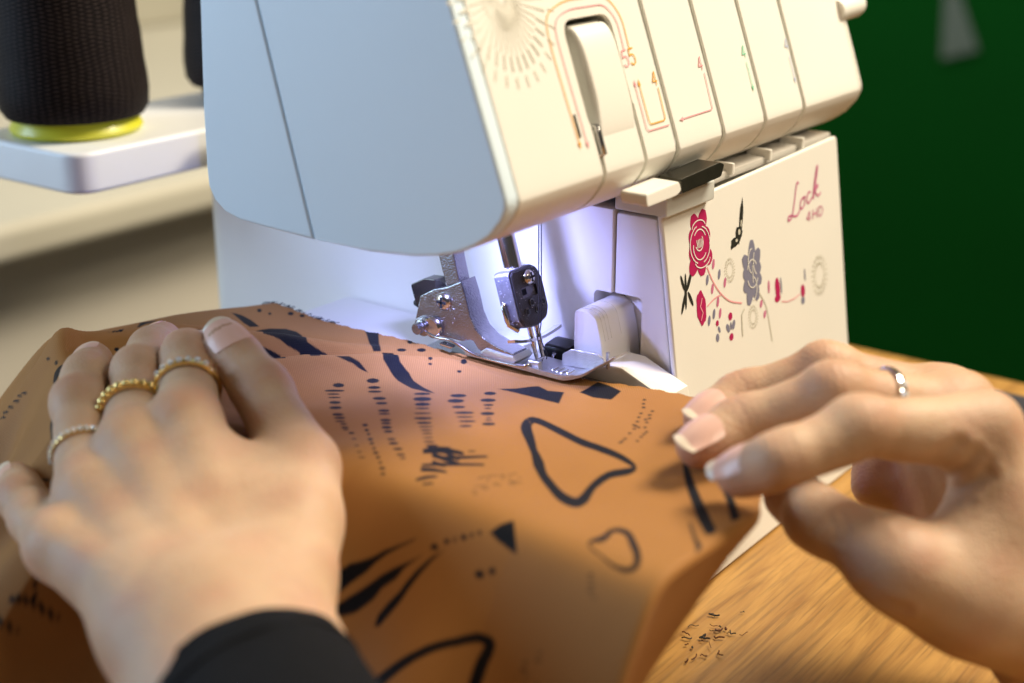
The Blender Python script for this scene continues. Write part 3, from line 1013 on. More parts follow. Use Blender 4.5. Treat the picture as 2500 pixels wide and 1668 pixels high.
# sole: turned-up toe, thin sheet, with rims
top = smooth_path([(22.5, 1.3), (5.0, 1.3), (-14.0, 1.2), (-20.0, 1.5), (-25.5, 3.2), (-30.0, 6.3), (-36.5, 11.0)], 4)
sol = [(float(p[0]), float(p[1])) for p in top]
sol2 = [(p[0] + 0.15, p[1] - 1.0) for p in sol[::-1]]
sbm = prism_bm(mm(sol + sol2), (-0.0102, 0, 0), *EXY, 0.0142, 0.0002, 1)
for v in sbm.verts:                                    # the toe narrows and its right side is cut back
    t = max(0.0, min(1.0, (-0.020 - v.co.y) / 0.015))
    if v.co.x < -0.003:
        v.co.x += 0.0046 * t
        v.co.z += 0.0004 * t
from_bm('sole', sbm, M['foot_steel'], ank)
rim = [(p[0], p[1] + 0.1) for p in sol] + [(p[0], p[1] + 0.9 if p[0] > -24 else p[1] + 0.35) for p in sol[::-1]]
rbm = prism_bm(mm(rim), (-0.0104, 0, 0), *EXY, 0.0011)
for v in rbm.verts:
    t = max(0.0, min(1.0, (-0.020 - v.co.y) / 0.015))
    v.co.x += 0.0046 * t
from_bm('rim', rbm, M['foot_steel'], ank)
prism('guide_plate', mm(rounded([(-11.2, 1.0), (-11.4, 5.0), (-15.0, 7.4), (-25.6, 8.0), (-28.6, 6.4), (-28.6, 4.2), (-25.0, 2.0)], 0.5, 2)), (0.0008, 0, 0), *EXY, 0.0007, M['foot_steel'], ank, 0.00015, 1)
tube('pin', [(0.0026, -0.0290, 0.0030), (0.0026, -0.0288, 0.0088)], [0.0007, 0.0007], M['foot_steel'], ank, 10)
prism('upright_tab', mm(rounded([(-3.8, 0.4), (-3.8, 3.9), (-8.6, 4.2), (-8.8, 0.4)], 0.4, 2)), (-0.0092, 0, 0), *EXY, 0.0024, M['foot_steel'], ank, 0.0003, 1)
for q in range(6):                                     # raised figures cast in the toe
    yy = -0.0125 - 0.0020 * q
    box('cast_mark', (-0.0062 - 0.0004 * (q % 3), yy, 0.00125), (-0.0024 + 0.0006 * (q % 2), yy + 0.0005, 0.00150), M['chrome'], ank, 0.00008, 1)
lathe('pivot_pin', [(0.0036, 0.0), (0.0036, 0.0012), (0.0026, 0.0014), (0.0026, 0.0022), (0.0021, 0.0024), (0.0021, 0.0046), (0.0017, 0.0050)], (-0.0098, 0.0412, 0.0072), M['steel'], ank, 24, (-1, 0, 0))
lathe('spring_coil', [(0.0034, 0.0), (0.0038, 0.0005), (0.0034, 0.0010), (0.0038, 0.0015), (0.0033, 0.0020)], (-0.0100, 0.0365, 0.0078), M['chrome'], ank, 24, (-1, 0, 0))
screw('screw', (-0.0100, 0.0318, 0.0182), (-1, 0, 0), 0.0033, M['chrome'], ank)
prism('lever_block', mm(rounded([(44.0, 12.0), (47.0, 13.0), (49.5, 20.5), (43.0, 24.0), (37.5, 24.5), (37.5, 20.0)], 0.8, 2)), (-0.0075, 0, 0), *EXY, 0.0060, M['tab'], ank, 0.0005)
lathe('lever_knob', [(0.0012, 0), (0.0016, 0.0015), (0.0012, 0.0035), (0.0004, 0.0042)], (-0.0045, 0.0462, 0.0125), M['knife'], ank, 14, (0, 1, 0.15))
tube('spring_wire', [tuple(p) for p in smooth_path([(-0.0118, 0.0396, 0.0062), (-0.0120, 0.0340, 0.0050), (-0.0120, 0.0268, 0.0052), (-0.0116, 0.0180, 0.0022), (-0.0114, 0.0092, 0.0016), (-0.0112, -0.0022, 0.0020), (-0.0100, -0.0046, 0.0027), (-0.0060, -0.0052, 0.0030), (-0.0020, -0.0052, 0.0030)], 4)], 0.00055, M['chrome'], ank, 8)
prism('spring_foot', mm([(32.0, 2.6), (27.0, 2.2), (26.6, 3.2), (32.0, 3.6)]), (-0.0128, 0, 0), *EXY, 0.0030, M['chrome'], ank, 0.0003, 1)

ank.location.z = FZ

# ---- needle bar, clamp, needles
NW = Vector((0, 0.30, 1.0)).normalized()               # along the needles, upwards
NB = Vector((0, -1.0, 0.30)).normalized()              # towards the front
bar = tube('needle_bar', [Vector((-0.0022, 0.0068, 0.0330)), Vector((-0.0022, 0.0068, 0.0330)) + NW * 0.026], 0.0031, M['chrome'], mach, 24)
co = Vector((-0.0100, -0.0014, 0.0180))                # lower left front corner of the clamp
hx = Vector((1, 0, 0))
cpts = rounded([(0.0, 0.0014), (0.0022, -0.0016), (0.0086, -0.0026), (0.0146, -0.0008), (0.0166, 0.0026), (0.0166, 0.0130), (0.0150, 0.0172), (0.0128, 0.0186), (0.0010, 0.0186), (0.0, 0.0176)], 0.0010, 3)
clamp = prism('needle_clamp', cpts, co, hx, NW, -NB, 0.0066, M['clamp_side'], mach, 0.0005, 2)
wn = rounded([(0.0036, 0.0080), (0.0122, 0.0080), (0.0122, 0.0118), (0.0036, 0.0118)], 0.0006, 2)
fpts = [(0.0004 + p[0] * 0.955, 0.0002 + p[1] * 0.965) for p in cpts]
face = prism('clamp_face', fpts, co + NB * 0.0011, hx, NW, -NB, 0.00105, M['gunmetal'], clamp, 0.0004, 1)
boolean_cut(face, [prism_bm(wn, co + NB * 0.004, hx, NW, -NB, 0.006)])
boolean_cut(clamp, [prism_bm([(0.0040, 0.0084), (0.0100, 0.0084), (0.0100, 0.0114), (0.0040, 0.0114)], co + NB * 0.006, hx, NW, -NB, 0.004),
                    prism_bm([(0.0050, 0.0090), (0.0076, 0.0090), (0.0076, 0.0112), (0.0050, 0.0112)], co + NB * 0.006, hx, NW, -NB, 0.020)])
screw('screw', co + hx * 0.0088 + NW * 0.0146 + NB * 0.0014, NB, 0.0027, M['chrome'], clamp)
for hxq, hwq in ((0.0040, 0.0036), (0.0074, 0.0061), (0.0098, 0.0030), (0.0136, 0.0050)):
    c0 = co + hx * hxq + NW * hwq + NB * 0.00105
    lathe('set_screw', [(0.00135, 0), (0.00135, 0.00035), (0.00095, 0.0004)], c0, M['tab'], clamp, 18, NB)
    lathe('set_screw_recess', [(0.0009, 0), (0.0009, 0.0001)], c0 + NB * 0.0004, M['hole'], clamp, 14, NB)
# side hook on the left of the clamp
tube('side_hook', [co + NB * -0.0045 + hx * -0.0003 + NW * 0.0080, co + NB * -0.0045 + hx * -0.0012 + NW * 0.0070, co + NB * -0.0040 + hx * -0.0010 + NW * 0.0005, co + NB * -0.0030 + hx * 0.0020 + NW * -0.0022], 0.0008, M['chrome'], clamp, 8)
# thread guide bar under the clamp
gb = [(-0.0105, 0.0020, 0.0116), (-0.0060, 0.0005, 0.0106), (0.0010, -0.0012, 0.0104), (0.0060, -0.0020, 0.0112), (0.0110, -0.0024, 0.0122)]
gbm = bmesh.new()
prev = None
for p in smooth_path(gb, 4):
    p = Vector([float(q) for q in p])
    ring = [gbm.verts.new(p + NB * a + NW * b) for a, b in ((-0.0016, -0.0005), (0.0016, -0.0005), (0.0016, 0.0005), (-0.0016, 0.0005))]
    if prev:
        for k in range(4):
            gbm.faces.new((prev[k], prev[(k + 1) % 4], ring[(k + 1) % 4], ring[k]))
    else:
        gbm.faces.new(ring[::-1])
    prev = ring
gbm.faces.new(prev)
from_bm('thread_guide_bar', gbm, M['chrome'], clamp)
for nx, base in ((-0.0030, 0.0), (0.0006, 0.0007)):
    tip = Vector((nx + 0.0022, -0.0030, -0.0005 + base))
    tube('needle', [tip, tip + NW * 0.004, tip + NW * 0.0075, tip + NW * 0.009, tip + NW * 0.022], [0.0002, 0.0006, 0.0007, 0.00095, 0.0010], M['chrome'], clamp, 12)
# ball of lint on the clamp
lbm = bmesh.new()
for k in range(160):
    a, q = rng.uniform(0, 6.28), rng.uniform(0.6, 1.0)
    p = co + hx * (0.0078 + 0.0052 * q * math.cos(a)) + NW * (0.0180 + abs(rng.normal(0, 0.0005))) - NB * (0.0033 + 0.0030 * q * math.sin(a))
    d = Vector(rng.normal(0, 1, 3)).normalized() * rng.uniform(0.0003, 0.0009)
    tube_bm([p - d, p + d], 0.00005, 4, bm=lbm)
tag(from_bm('lint', lbm, M['lint'], clamp, 0), kind='stuff')

# dust of cut fibres clinging to the metal
def specks(name, parent, spots, n):
    bm = bmesh.new()
    for _ in range(n):
        o_, ex, ey, nn = spots[int(rng.integers(len(spots)))]
        p = Vector(o_) + Vector(ex) * float(rng.uniform()) + Vector(ey) * float(rng.uniform()) + Vector(nn) * 0.00005
        r = float(rng.uniform(0.00004, 0.00014))
        d = Vector(rng.normal(0, 1, 3)).normalized() * r * float(rng.uniform(0.8, 2.5))
        tube_bm([p - d, p + d], r * 0.6, 4, bm=bm)
    return tag(from_bm(name, bm, M['lint'], parent, 0), kind='stuff')


cb = co - NB * 0.0064
specks('lint', clamp, [(co - hx * 0.0001 - NB * 0.0002, -NB * 0.0058, NW * 0.0175, -hx), (co + hx * 0.001 + NB * 0.0011 + NW * 0.0005, hx * 0.014, NW * 0.017, NB)], 70)
specks('lint', ank, [((-0.0100, 0.0260, 0.0060), (0, 0.016, -0.001), (0, -0.002, 0.016), (-1, 0, 0)), ((-0.0095, 0.0205, 0.0160), (0.0080, 0, 0), (0, 0.0035, 0.0095), (0, -1, 0)), ((-0.0088, 0.0280, 0.0290), (0.006, 0, 0), (0, 0.002, 0.012), (0, -1, 0)), ((-0.009, -0.0240, 0.0016), (0.009, 0, 0), (0, 0.014, 0), (0, 0, 1))], 130)

# sewing threads: two run from the head down past the clamp to the needles
for k, dx in enumerate((0.0, 0.0015)):
    pth = [(-0.0050 + dx, -0.0052, 0.0580), (-0.0049 + dx, -0.0053, 0.0400), (-0.0048 + dx, -0.0054, 0.0200), (-0.0046 + dx, -0.0048, 0.0128), (-0.0018 + dx * 2, -0.0046, 0.0050), (0.0 + dx, -0.0036, 0.0012)]
    tag(tube('sewing_thread', [tuple(p) for p in smooth_path(pth, 4)], 0.00020, M['thread_black'], None, 8),
        'thin black sewing thread running from the machine head down to a needle', 'thread', 'needle threads')

# knife holder behind the guard
kn = prism('knife_holder', rounded([(0.0, 0.0), (0.012, 0.0), (0.012, 0.0085), (0.0085, 0.0100), (0.001, 0.0090)], 0.0015, 3), (0.0060, 0.0010, -0.0030), (1, 0, 0), (0, 0, 1), (0, -1, 0), 0.0100, M['knife'], mach, 0.0008)
prism('knife_blade', [(0.0, 0.0), (0.004, 0.0), (0.004, 0.006), (0.001, 0.0035)], (0.0030, -0.0035, -0.0020), (1, 0, 0), (0, 0, 1), (0, -1, 0), 0.0012, M['steel'], kn)
# rear feed plate
prism('feed_plate', [(-0.012, 0.012), (0.012, 0.012), (0.014, 0.030), (-0.010, 0.034)], (0.006, 0, -0.0035), (1, 0, 0), (0, 1, 0), (0, 0, 1), 0.0055, M['groove'], mach, 0.0006)
# work light of the machine under the head
led = bpy.data.lights.new('work_light', 'AREA')
led.shape = 'RECTANGLE'
led.size, led.size_y = 0.012, 0.006
led.energy = 0.15
led.color = (0.34, 0.38, 1.0)
lo = bpy.data.objects.new('work_light', led)
lo.location = (-0.026, 0.016, 0.0520)
lo.rotation_euler = (Vector((-0.002, 0.036, 0.0)) - Vector(lo.location)).to_track_quat('-Z', 'Y').to_euler()
link(lo, mach)

# ---- thread stand (bolted to the rear of the machine) and the cones standing on it
ST = 0.0525
sp = rounded([(-0.030, 0.206), (0.176, 0.206), (0.176, 0.280), (-0.030, 0.280)], 0.012, 6)
stand = prism('thread_stand', sp, (0, 0, ST - 0.0175), (1, 0, 0), (0, 1, 0), (0, 0, 1), 0.0175, M['stand'], mach, 0.0022, 3)
box('stand_bracket', (0.05, 0.1985, -0.02), (0.12, 0.2130, 0.0352), M['stand'], stand, 0.002)


def thread_cone(cx, cy, label):
    c = empty('thread_cone', (cx, cy, ST), label, 'thread cone', None)
    prof = [(0.0255, 0.0072), (0.0290, 0.0076), (0.0312, 0.0110), (0.0318, 0.0180)]
    for k in range(1, 24):
        h = 0.018 + k * 0.006
        prof.append((0.0318 - k * 0.00042 + 0.00018 * math.sin(k * 2.1), h))
    prof += [(0.014, 0.158), (0.012, 0.160)]
    lathe('wound_thread', prof, (cx, cy, ST), M['cone'], c, 64, uv=True)
    return c


c1 = thread_cone(0.003, 0.2475, 'black thread cone on a yellow green cone base at the end of the thread stand')
lathe('cone_base', [(0.0240, 0.0002), (0.0272, 0.0006), (0.0282, 0.0024), (0.0268, 0.0052), (0.0262, 0.0060), (0.0258, 0.0071)], (0.003, 0.2475, ST), M['yellow'], c1, 56)
c2 = thread_cone(0.1065, 0.2475, 'black thread cone standing behind the machine head on a dark base')
lathe('cone_base', [(0.0200, 0.0002), (0.0230, 0.0006), (0.0240, 0.0030), (0.0230, 0.0071)], (0.1065, 0.2475, ST), M['navy_cloth'], c2, 40)

# ------------------------------------------------------------------ the fabric
#CLOTH_BEGIN
def sstep(a, b, t):
    t = np.clip((t - a) / (b - a), 0, 1)
    return t * t * (3 - 2 * t)


def softplus(t, k):
    return k * np.logaddexp(0, t / k)


def ridge(x, y, pts, amp, w, back=1.0):
    """fold along a polyline given as (x, y) with increasing -x; amp per point"""
    px = np.array([p[0] for p in pts])[::-1]
    py = np.array([p[1] for p in pts])[::-1]
    pa = np.array(amp)[::-1]
    yc = np.interp(x, px, py)
    a = np.interp(x, px, pa, left=pa[0], right=pa[-1])
    d = y - yc
    f = np.where(d < 0, np.exp(-(d / w) ** 2), np.exp(-(d / (w * 0.45)) ** 2) * (1 + back) - back * np.exp(-((d - w * 0.2) / (w * 1.1)) ** 2))
    return a * f


def hem_line(x):
    return -0.1165 - 0.05 * (x + 0.08)


def cloth_z(x, y, hem=True):
    z = np.full_like(x, 0.0030)
    # two soft folds thrown up by the pressing hand, running diagonally over the bed
    z = z + ridge(x, y, [(-0.008, 0.012), (-0.0251, 0.0252), (-0.0376, 0.042), (-0.0533, 0.0575), (-0.0698, 0.067), (-0.095, 0.060)], [0.0, 0.0020, 0.0042, 0.0052, 0.0045, 0.0], 0.013, 1.0)
    z = z + ridge(x, y, [(-0.020, 0.046), (-0.0257, 0.0527), (-0.0425, 0.079), (-0.0644, 0.1068), (-0.0925, 0.133), (-0.11, 0.140)], [0.0, 0.0008, 0.0044, 0.0062, 0.0058, 0.004], 0.013, 0.8)
    # back: the fabric reaches the rear of the bed and falls away behind it
    yend = np.interp(x, [-0.200, -0.115, -0.096, -0.086, -0.070, -0.047, -0.026, -0.018, 0.0], [0.135, 0.1440, 0.1480, 0.1480, 0.1430, 0.1325, 0.118, 0.114, 0.11])
    z = z + 0.0026 * sstep(0.085, 0.115, y) - 0.95 * softplus(y - yend - 0.001, 0.0018)
    # left edge of the bed: the fabric falls away
    xe = np.interp(y, [-0.12, -0.07, -0.01, 0.02, 0.05, 0.085, 0.115, 0.145, 0.19], [-0.1115, -0.1035, -0.1035, -0.115, -0.138, -0.134, -0.114, -0.0925, -0.0925])
    d = softplus(xe - x, np.where(y < 0, 0.0030, 0.0045))
    slope = 0.86 + 0.80 * sstep(0.012, -0.035, y) + 0.14 * np.sin(y * 55 + 0.6) * sstep(0.0, 0.03, d) + 0.35 * sstep(0.075, 0.12, y)
    z = z - slope * d
    z = z + 0.0035 * np.exp(-((x - xe - 0.004) / 0.007) ** 2) * sstep(0.055, 0.085, y)
    # shallow drape folds running down the falling side
    z = z + 0.0030 * np.sin(y * 120 + x * 30) * sstep(0.005, 0.04, d)
    z = z + 0.0045 * np.exp(-((y + 0.055 + 0.55 * (x + 0.14)) / 0.016) ** 2) * sstep(0.01, 0.045, d)
    z = z + 0.0045 * np.sin(y * 175 + x * 45 + 0.8) * sstep(0.004, 0.03, d) * sstep(0.055, 0.085, y)
    # bunched folds low on the left
    z = z + 0.009 * np.sin(y * 95 - x * 60) * sstep(0.045, 0.085, d) * sstep(0.07, 0.03, y)
    # front hem hangs down
    if hem:
        z = z - 2.3 * softplus(hem_line(x) - y, 0.0015)
    # gentle waves on the flat part
    z = z + 0.0007 * np.sin(x * 75 + y * 30) * sstep(-0.02, -0.06, x) + 0.0008 * np.sin(y * 62 - x * 25 + 0.7) * sstep(-0.010, -0.05, x)
    z = z + 0.0016 * np.exp(-((x + 0.066 - 0.35 * (y + 0.02)) / 0.010) ** 2) * sstep(-0.07, -0.02, y) * sstep(0.045, 0.01, y)
    z = z + 0.0012 * np.sin((x * 0.8 + y) * 150 + 1.2) * np.exp(-((x + 0.085) / 0.022) ** 2 - ((y - 0.02) / 0.045) ** 2)
    # lifted a little where the fingertips hold it
    z = z + 0.004 * np.exp(-((x + 0.022) / 0.018) ** 2 - ((y + 0.088) / 0.016) ** 2)
    # the pressed fabric lies flat under the foot
    pf = np.exp(-((x + 0.007) / 0.011) ** 4) * np.exp(-((y - 0.0) / 0.036) ** 4)
    z = z * (1 - pf) + 0.0008 * pf
    # rests on the table at the far left
    zt = -0.0765 + 0.004 * np.sin(x * 60) * np.sin(y * 45 + 1)
    return zt + softplus(z - zt, 0.004)


# outline of the visible piece of fabric (x, y), starting behind the foot
EDGE = [(-0.0110, 0.0360), (-0.0060, 0.0160), (-0.0030, 0.0000), (-0.0020, -0.0300), (0.0020, -0.0625), (0.0010, -0.0720), (-0.0140, -0.0900), (-0.0400, -0.1105),
        (-0.0560, -0.1170), (-0.0730, -0.1275), (-0.0890, -0.1490), (-0.1050, -0.1760), (-0.1600, -0.1900), (-0.3000, -0.1950), (-0.3300, -0.1900), (-0.3300, 0.1900), (-0.0250, 0.1900),
        (-0.0165, 0.1260), (-0.0148, 0.1000), (-0.0140, 0.0700)]
#CLOTH_END


def in_poly(x, y, poly):
    c = np.zeros(x.shape, bool)
    n = len(poly)
    for i in range(n):
        x1, y1 = poly[i]
        x2, y2 = poly[(i + 1) % n]
        if y1 == y2:
            continue
        k = ((y1 > y) != (y2 > y)) & (x < (x2 - x1) * (y - y1) / (y2 - y1) + x1)
        c ^= k
    return c


def seg_dist(x, y, a, b):
    ax, ay = a
    bx, by = b
    dx, dy = bx - ax, by - ay
    L = dx * dx + dy * dy + 1e-18
    t = np.clip(((x - ax) * dx + (y - ay) * dy) / L, 0, 1)
    return np.hypot(x - ax - t * dx, y - ay - t * dy), t


PRINT_POLYS = []          # filled outlines in fabric coordinates (m)
PRINT_LINES = []          # (points, widths)
# all in millimetres on the fabric
_PP = [
    [(-39.7, 96.1), (-35.0, 94.0), (-30.8, 90.1), (-29.9, 85.7), (-31.1, 81.4), (-40.1, 69.7), (-39.8, 65.5), (-39.1, 61.2), (-50.3, 53.7), (-52.8, 55.7), (-44.9, 69.2), (-46.0, 74.2), (-46.0, 77.2), (-46.4, 79.8), (-47.7, 83.7)],
    [(-53.5, 81.8), (-51.8, 79.7), (-50.8, 76.6), (-50.1, 73.3), (-59.9, 60.4), (-62.5, 62.4), (-64.7, 64.1), (-54.0, 77.6), (-53.5, 80.1)],
    [(-13.0, 67.7), (-9.4, 63.2), (-14.9, 58.8), (-20.3, 53.7), (-26.6, 47.1), (-28.4, 49.2), (-22.2, 56.8), (-16.6, 63.1)],
    [(-35.2, 114.0), (-34.5, 109.7), (-35.2, 103.5), (-36.8, 97.4), (-39.5, 99.5), (-39.1, 103.2), (-37.1, 109.1)],
    [(-25.4, 108.0), (-26.4, 107.2), (-27.2, 107.0), (-27.6, 107.3), (-27.5, 108.1), (-26.7, 109.1), (-25.8, 109.9), (-24.9, 110.1), (-24.5, 109.8), (-24.7, 109.0)],
    [(-24.8, 103.5), (-25.4, 103.0), (-25.9, 102.9), (-26.3, 103.1), (-26.2, 103.6), (-25.8, 104.2), (-25.2, 104.7), (-24.6, 104.8), (-24.3, 104.6), (-24.3, 104.1)],
    [(-12.3, 44.9), (-13.3, 44.2), (-14.2, 44.1), (-14.5, 44.5), (-14.3, 45.3), (-13.5, 46.3), (-12.4, 46.9), (-11.5, 47.1), (-11.2, 46.7), (-11.5, 45.8)],
    [(-7.9, 52.9), (-8.7, 52.4), (-9.5, 52.5), (-9.9, 53.0), (-9.8, 53.9), (-9.3, 54.7), (-8.4, 55.1), (-7.7, 55.0), (-7.2, 54.5), (-7.3, 53.6)],
    [(-19.6, 41.5), (-20.6, 41.1), (-21.6, 41.3), (-22.3, 42.0), (-22.5, 42.9), (-22.1, 43.8), (-21.1, 44.2), (-19.9, 44.1), (-19.3, 43.3), (-19.2, 42.3)],
    [(-14.7, 36.5), (-15.8, 36.0), (-16.9, 36.1), (-17.6, 36.8), (-17.7, 37.8), (-17.2, 38.7), (-16.2, 39.2), (-15.1, 39.0), (-14.3, 38.3), (-14.2, 37.3)],
    [(-18.0, 98.6), (-18.9, 98.0), (-19.9, 97.9), (-20.4, 98.3), (-20.4, 99.1), (-19.9, 100.0), (-18.9, 100.6), (-18.0, 100.7), (-17.4, 100.3), (-17.4, 99.5)],
    [(-16.2, 94.6), (-16.9, 94.1), (-17.7, 94.1), (-18.2, 94.5), (-18.2, 95.2), (-17.8, 95.9), (-17.0, 96.3), (-16.2, 96.4), (-15.8, 96.0), (-15.7, 95.3)],
    [(-27.0, 46.3), (-24.8, 43.0), (-35.2, 30.7), (-38.1, 24.2), (-42.7, 18.3), (-46.4, 11.2), (-49.5, 3.3), (-50.6, 6.7), (-50.9, 12.2), (-46.1, 22.2), (-40.3, 31.4), (-37.9, 36.0)],
    [(-46.6, 50.0), (-43.8, 46.3), (-43.9, 41.5), (-46.1, 35.5), (-46.5, 38.1), (-46.0, 42.7), (-46.6, 46.3)],
    [(-25.9, 24.1), (-26.7, 23.6), (-27.4, 23.6), (-27.7, 23.9), (-27.6, 24.5), (-27.1, 25.1), (-26.2, 25.7), (-18.9, 31.4), (-18.5, 31.0), (-25.1, 25.0)],
    [(-29.2, 21.6), (-29.6, 21.4), (-30.0, 21.5), (-30.3, 21.8), (-30.3, 22.3), (-30.1, 22.6), (-29.7, 22.8), (-29.3, 22.7), (-29.0, 22.4), (-29.0, 21.9)],
    [(-13.1, 19.3), (-18.8, 15.1), (-21.2, 13.8), (-21.9, 14.1), (-21.6, 15.1), (-19.8, 16.8), (-13.1, 21.9), (-11.8, 22.2), (-11.3, 21.7), (-11.7, 20.7)],
    [(-26.7, 10.8), (-27.2, 10.6), (-27.8, 10.7), (-28.1, 11.0), (-28.0, 11.6), (-27.6, 12.0), (-27.1, 12.3), (-26.6, 12.2), (-26.3, 11.8), (-26.3, 11.3)],
    [(-57.5, 35.8), (-58.8, 35.3), (-60.0, 36.1), (-60.5, 37.6), (-60.0, 38.9), (-58.7, 39.3), (-57.4, 38.6), (-56.9, 37.1)],
    [(-60.8, 32.5), (-61.9, 32.9), (-63.4, 34.8), (-64.7, 36.9), (-64.8, 38.1), (-63.8, 37.8), (-62.1, 36.1), (-60.9, 33.9)],
    [(-63.9, 31.8), (-64.6, 32.0), (-65.6, 33.3), (-66.3, 34.7), (-66.3, 35.6), (-65.6, 35.4), (-64.5, 34.2), (-63.8, 32.7)],
    [(-66.2, 29.1), (-66.9, 29.3), (-67.8, 30.6), (-68.4, 32.2), (-68.3, 33.1), (-67.6, 33.0), (-66.6, 31.7), (-66.0, 30.2)],
    [(-71.0, 24.6), (-72.4, 24.1), (-73.5, 24.9), (-73.6, 26.7), (-72.6, 28.5), (-71.2, 29.1), (-70.2, 28.2), (-70.1, 26.3)],
    [(-75.2, 20.2), (-76.2, 20.1), (-77.3, 21.0), (-77.9, 22.5), (-77.5, 23.7), (-76.4, 24.0), (-75.2, 23.0), (-74.8, 21.4)],
    [(-78.2, 16.6), (-79.0, 16.7), (-80.0, 17.6), (-80.6, 18.8), (-80.5, 19.6), (-79.8, 19.6), (-78.8, 18.7), (-78.2, 17.4)],
    [(-79.3, 14.9), (-80.0, 15.1), (-80.9, 16.1), (-81.6, 17.3), (-81.6, 18.0), (-81.0, 17.8), (-80.0, 16.9), (-79.3, 15.7)],
    [(-80.6, 13.8), (-81.2, 14.0), (-81.9, 14.8), (-82.5, 15.8), (-82.6, 16.4), (-82.1, 16.2), (-81.3, 15.4), (-80.7, 14.4)],
    [(-81.3, 12.4), (-81.8, 12.5), (-82.3, 13.0), (-82.7, 13.8), (-82.7, 14.2), (-82.2, 14.2), (-81.7, 13.6), (-81.3, 12.9)],
    [(-82.3, 10.7), (-82.8, 10.8), (-83.5, 11.5), (-83.9, 12.4), (-83.9, 12.9), (-83.4, 12.9), (-82.7, 12.2), (-82.3, 11.3)],
    [(-83.3, 9.8), (-83.6, 9.9), (-84.1, 10.4), (-84.4, 11.1), (-84.4, 11.6), (-84.0, 11.5), (-83.5, 11.0), (-83.2, 10.3)],
    [(-84.0, 6.8), (-84.6, 6.7), (-85.1, 7.2), (-85.2, 8.0), (-85.0, 8.6), (-84.4, 8.7), (-83.9, 8.2), (-83.8, 7.5)],
    [(-87.6, 2.7), (-88.0, 2.6), (-88.4, 3.1), (-88.4, 3.8), (-88.1, 4.5), (-87.7, 4.5), (-87.3, 4.1), (-87.3, 3.3)],
    [(-92.6, -2.9), (-92.9, -2.9), (-93.3, -2.6), (-93.4, -2.0), (-93.2, -1.6), (-92.8, -1.5), (-92.4, -1.8), (-92.4, -2.4)],
    [(-95.2, -6.6), (-95.6, -6.6), (-96.0, -6.1), (-96.2, -5.6), (-96.1, -5.2), (-95.7, -5.2), (-95.4, -5.6), (-95.2, -6.2)],
    [(-96.9, -9.2), (-97.2, -9.1), (-97.7, -8.6), (-97.9, -7.9), (-97.9, -7.6), (-97.6, -7.6), (-97.2, -8.1), (-96.9, -8.8)],
    [(-49.0, 27.9), (-50.6, 27.3), (-51.7, 28.4), (-51.8, 30.4), (-50.9, 32.1), (-49.5, 32.5), (-48.3, 31.5), (-48.0, 29.6)],
    [(-54.3, 22.6), (-55.3, 22.5), (-56.0, 23.9), (-56.1, 25.9), (-55.5, 27.4), (-54.5, 27.4), (-53.6, 26.1), (-53.5, 24.1)],
    [(-57.4, 19.1), (-58.2, 19.4), (-58.8, 21.1), (-58.9, 23.4), (-58.5, 24.7), (-57.7, 24.5), (-57.0, 22.7), (-56.9, 20.5)],
    [(-62.4, 12.9), (-63.4, 12.9), (-64.2, 14.3), (-64.3, 16.3), (-63.6, 17.9), (-62.5, 18.0), (-61.8, 16.5), (-61.8, 14.3)],
    [(-65.2, 9.9), (-66.0, 9.9), (-66.8, 11.1), (-67.2, 12.5), (-66.8, 13.6), (-65.9, 13.6), (-65.2, 12.5), (-64.9, 10.9)],
    [(-68.6, 6.0), (-69.3, 6.1), (-70.1, 7.2), (-70.6, 8.5), (-70.5, 9.4), (-69.7, 9.3), (-68.9, 8.3), (-68.4, 6.9)],
    [(-69.9, 4.6), (-70.4, 4.9), (-71.2, 6.0), (-71.8, 7.3), (-71.8, 8.0), (-71.2, 7.8), (-70.4, 6.7), (-69.9, 5.4)],
    [(-72.4, 1.8), (-73.1, 2.0), (-73.9, 3.1), (-74.4, 4.4), (-74.3, 5.3), (-73.6, 5.2), (-72.7, 4.1), (-72.3, 2.7)],
    [(-73.9, 0.7), (-74.5, 0.8), (-75.2, 1.8), (-75.6, 3.0), (-75.4, 3.7), (-74.8, 3.6), (-74.1, 2.7), (-73.8, 1.5)],
    [(-75.9, -1.3), (-76.8, -1.4), (-77.5, -0.5), (-77.7, 0.9), (-77.3, 1.9), (-76.5, 2.0), (-75.8, 1.0), (-75.5, -0.3)],
    [(-78.4, -4.0), (-79.2, -4.1), (-79.8, -3.3), (-79.9, -1.9), (-79.4, -0.9), (-78.6, -0.8), (-78.0, -1.6), (-77.9, -3.0)],
    [(-83.5, -9.7), (-84.2, -9.7), (-84.9, -9.0), (-85.2, -8.0), (-84.8, -7.1), (-84.1, -7.0), (-83.4, -7.7), (-83.2, -8.8)],
    [(-85.4, -12.3), (-86.2, -12.3), (-87.0, -11.6), (-87.4, -10.5), (-87.1, -9.6), (-86.3, -9.6), (-85.5, -10.3), (-85.2, -11.5)],
    [(-87.3, -15.6), (-87.9, -15.6), (-88.7, -14.9), (-89.2, -13.9), (-89.1, -13.1), (-88.4, -13.1), (-87.6, -13.9), (-87.1, -14.9)],
    [(-89.3, -18.1), (-89.8, -18.1), (-90.5, -17.5), (-90.9, -16.6), (-90.8, -16.0), (-90.2, -16.1), (-89.6, -16.7), (-89.2, -17.5)],
    [(-90.6, -19.6), (-91.0, -19.6), (-91.5, -19.2), (-91.8, -18.6), (-91.7, -18.1), (-91.3, -18.1), (-90.8, -18.6), (-90.5, -19.2)],
    [(-51.3, 3.6), (-53.0, 3.3), (-55.0, 4.2), (-56.1, 5.9), (-55.8, 7.2), (-54.4, 7.3), (-52.4, 6.4), (-51.0, 4.9)],
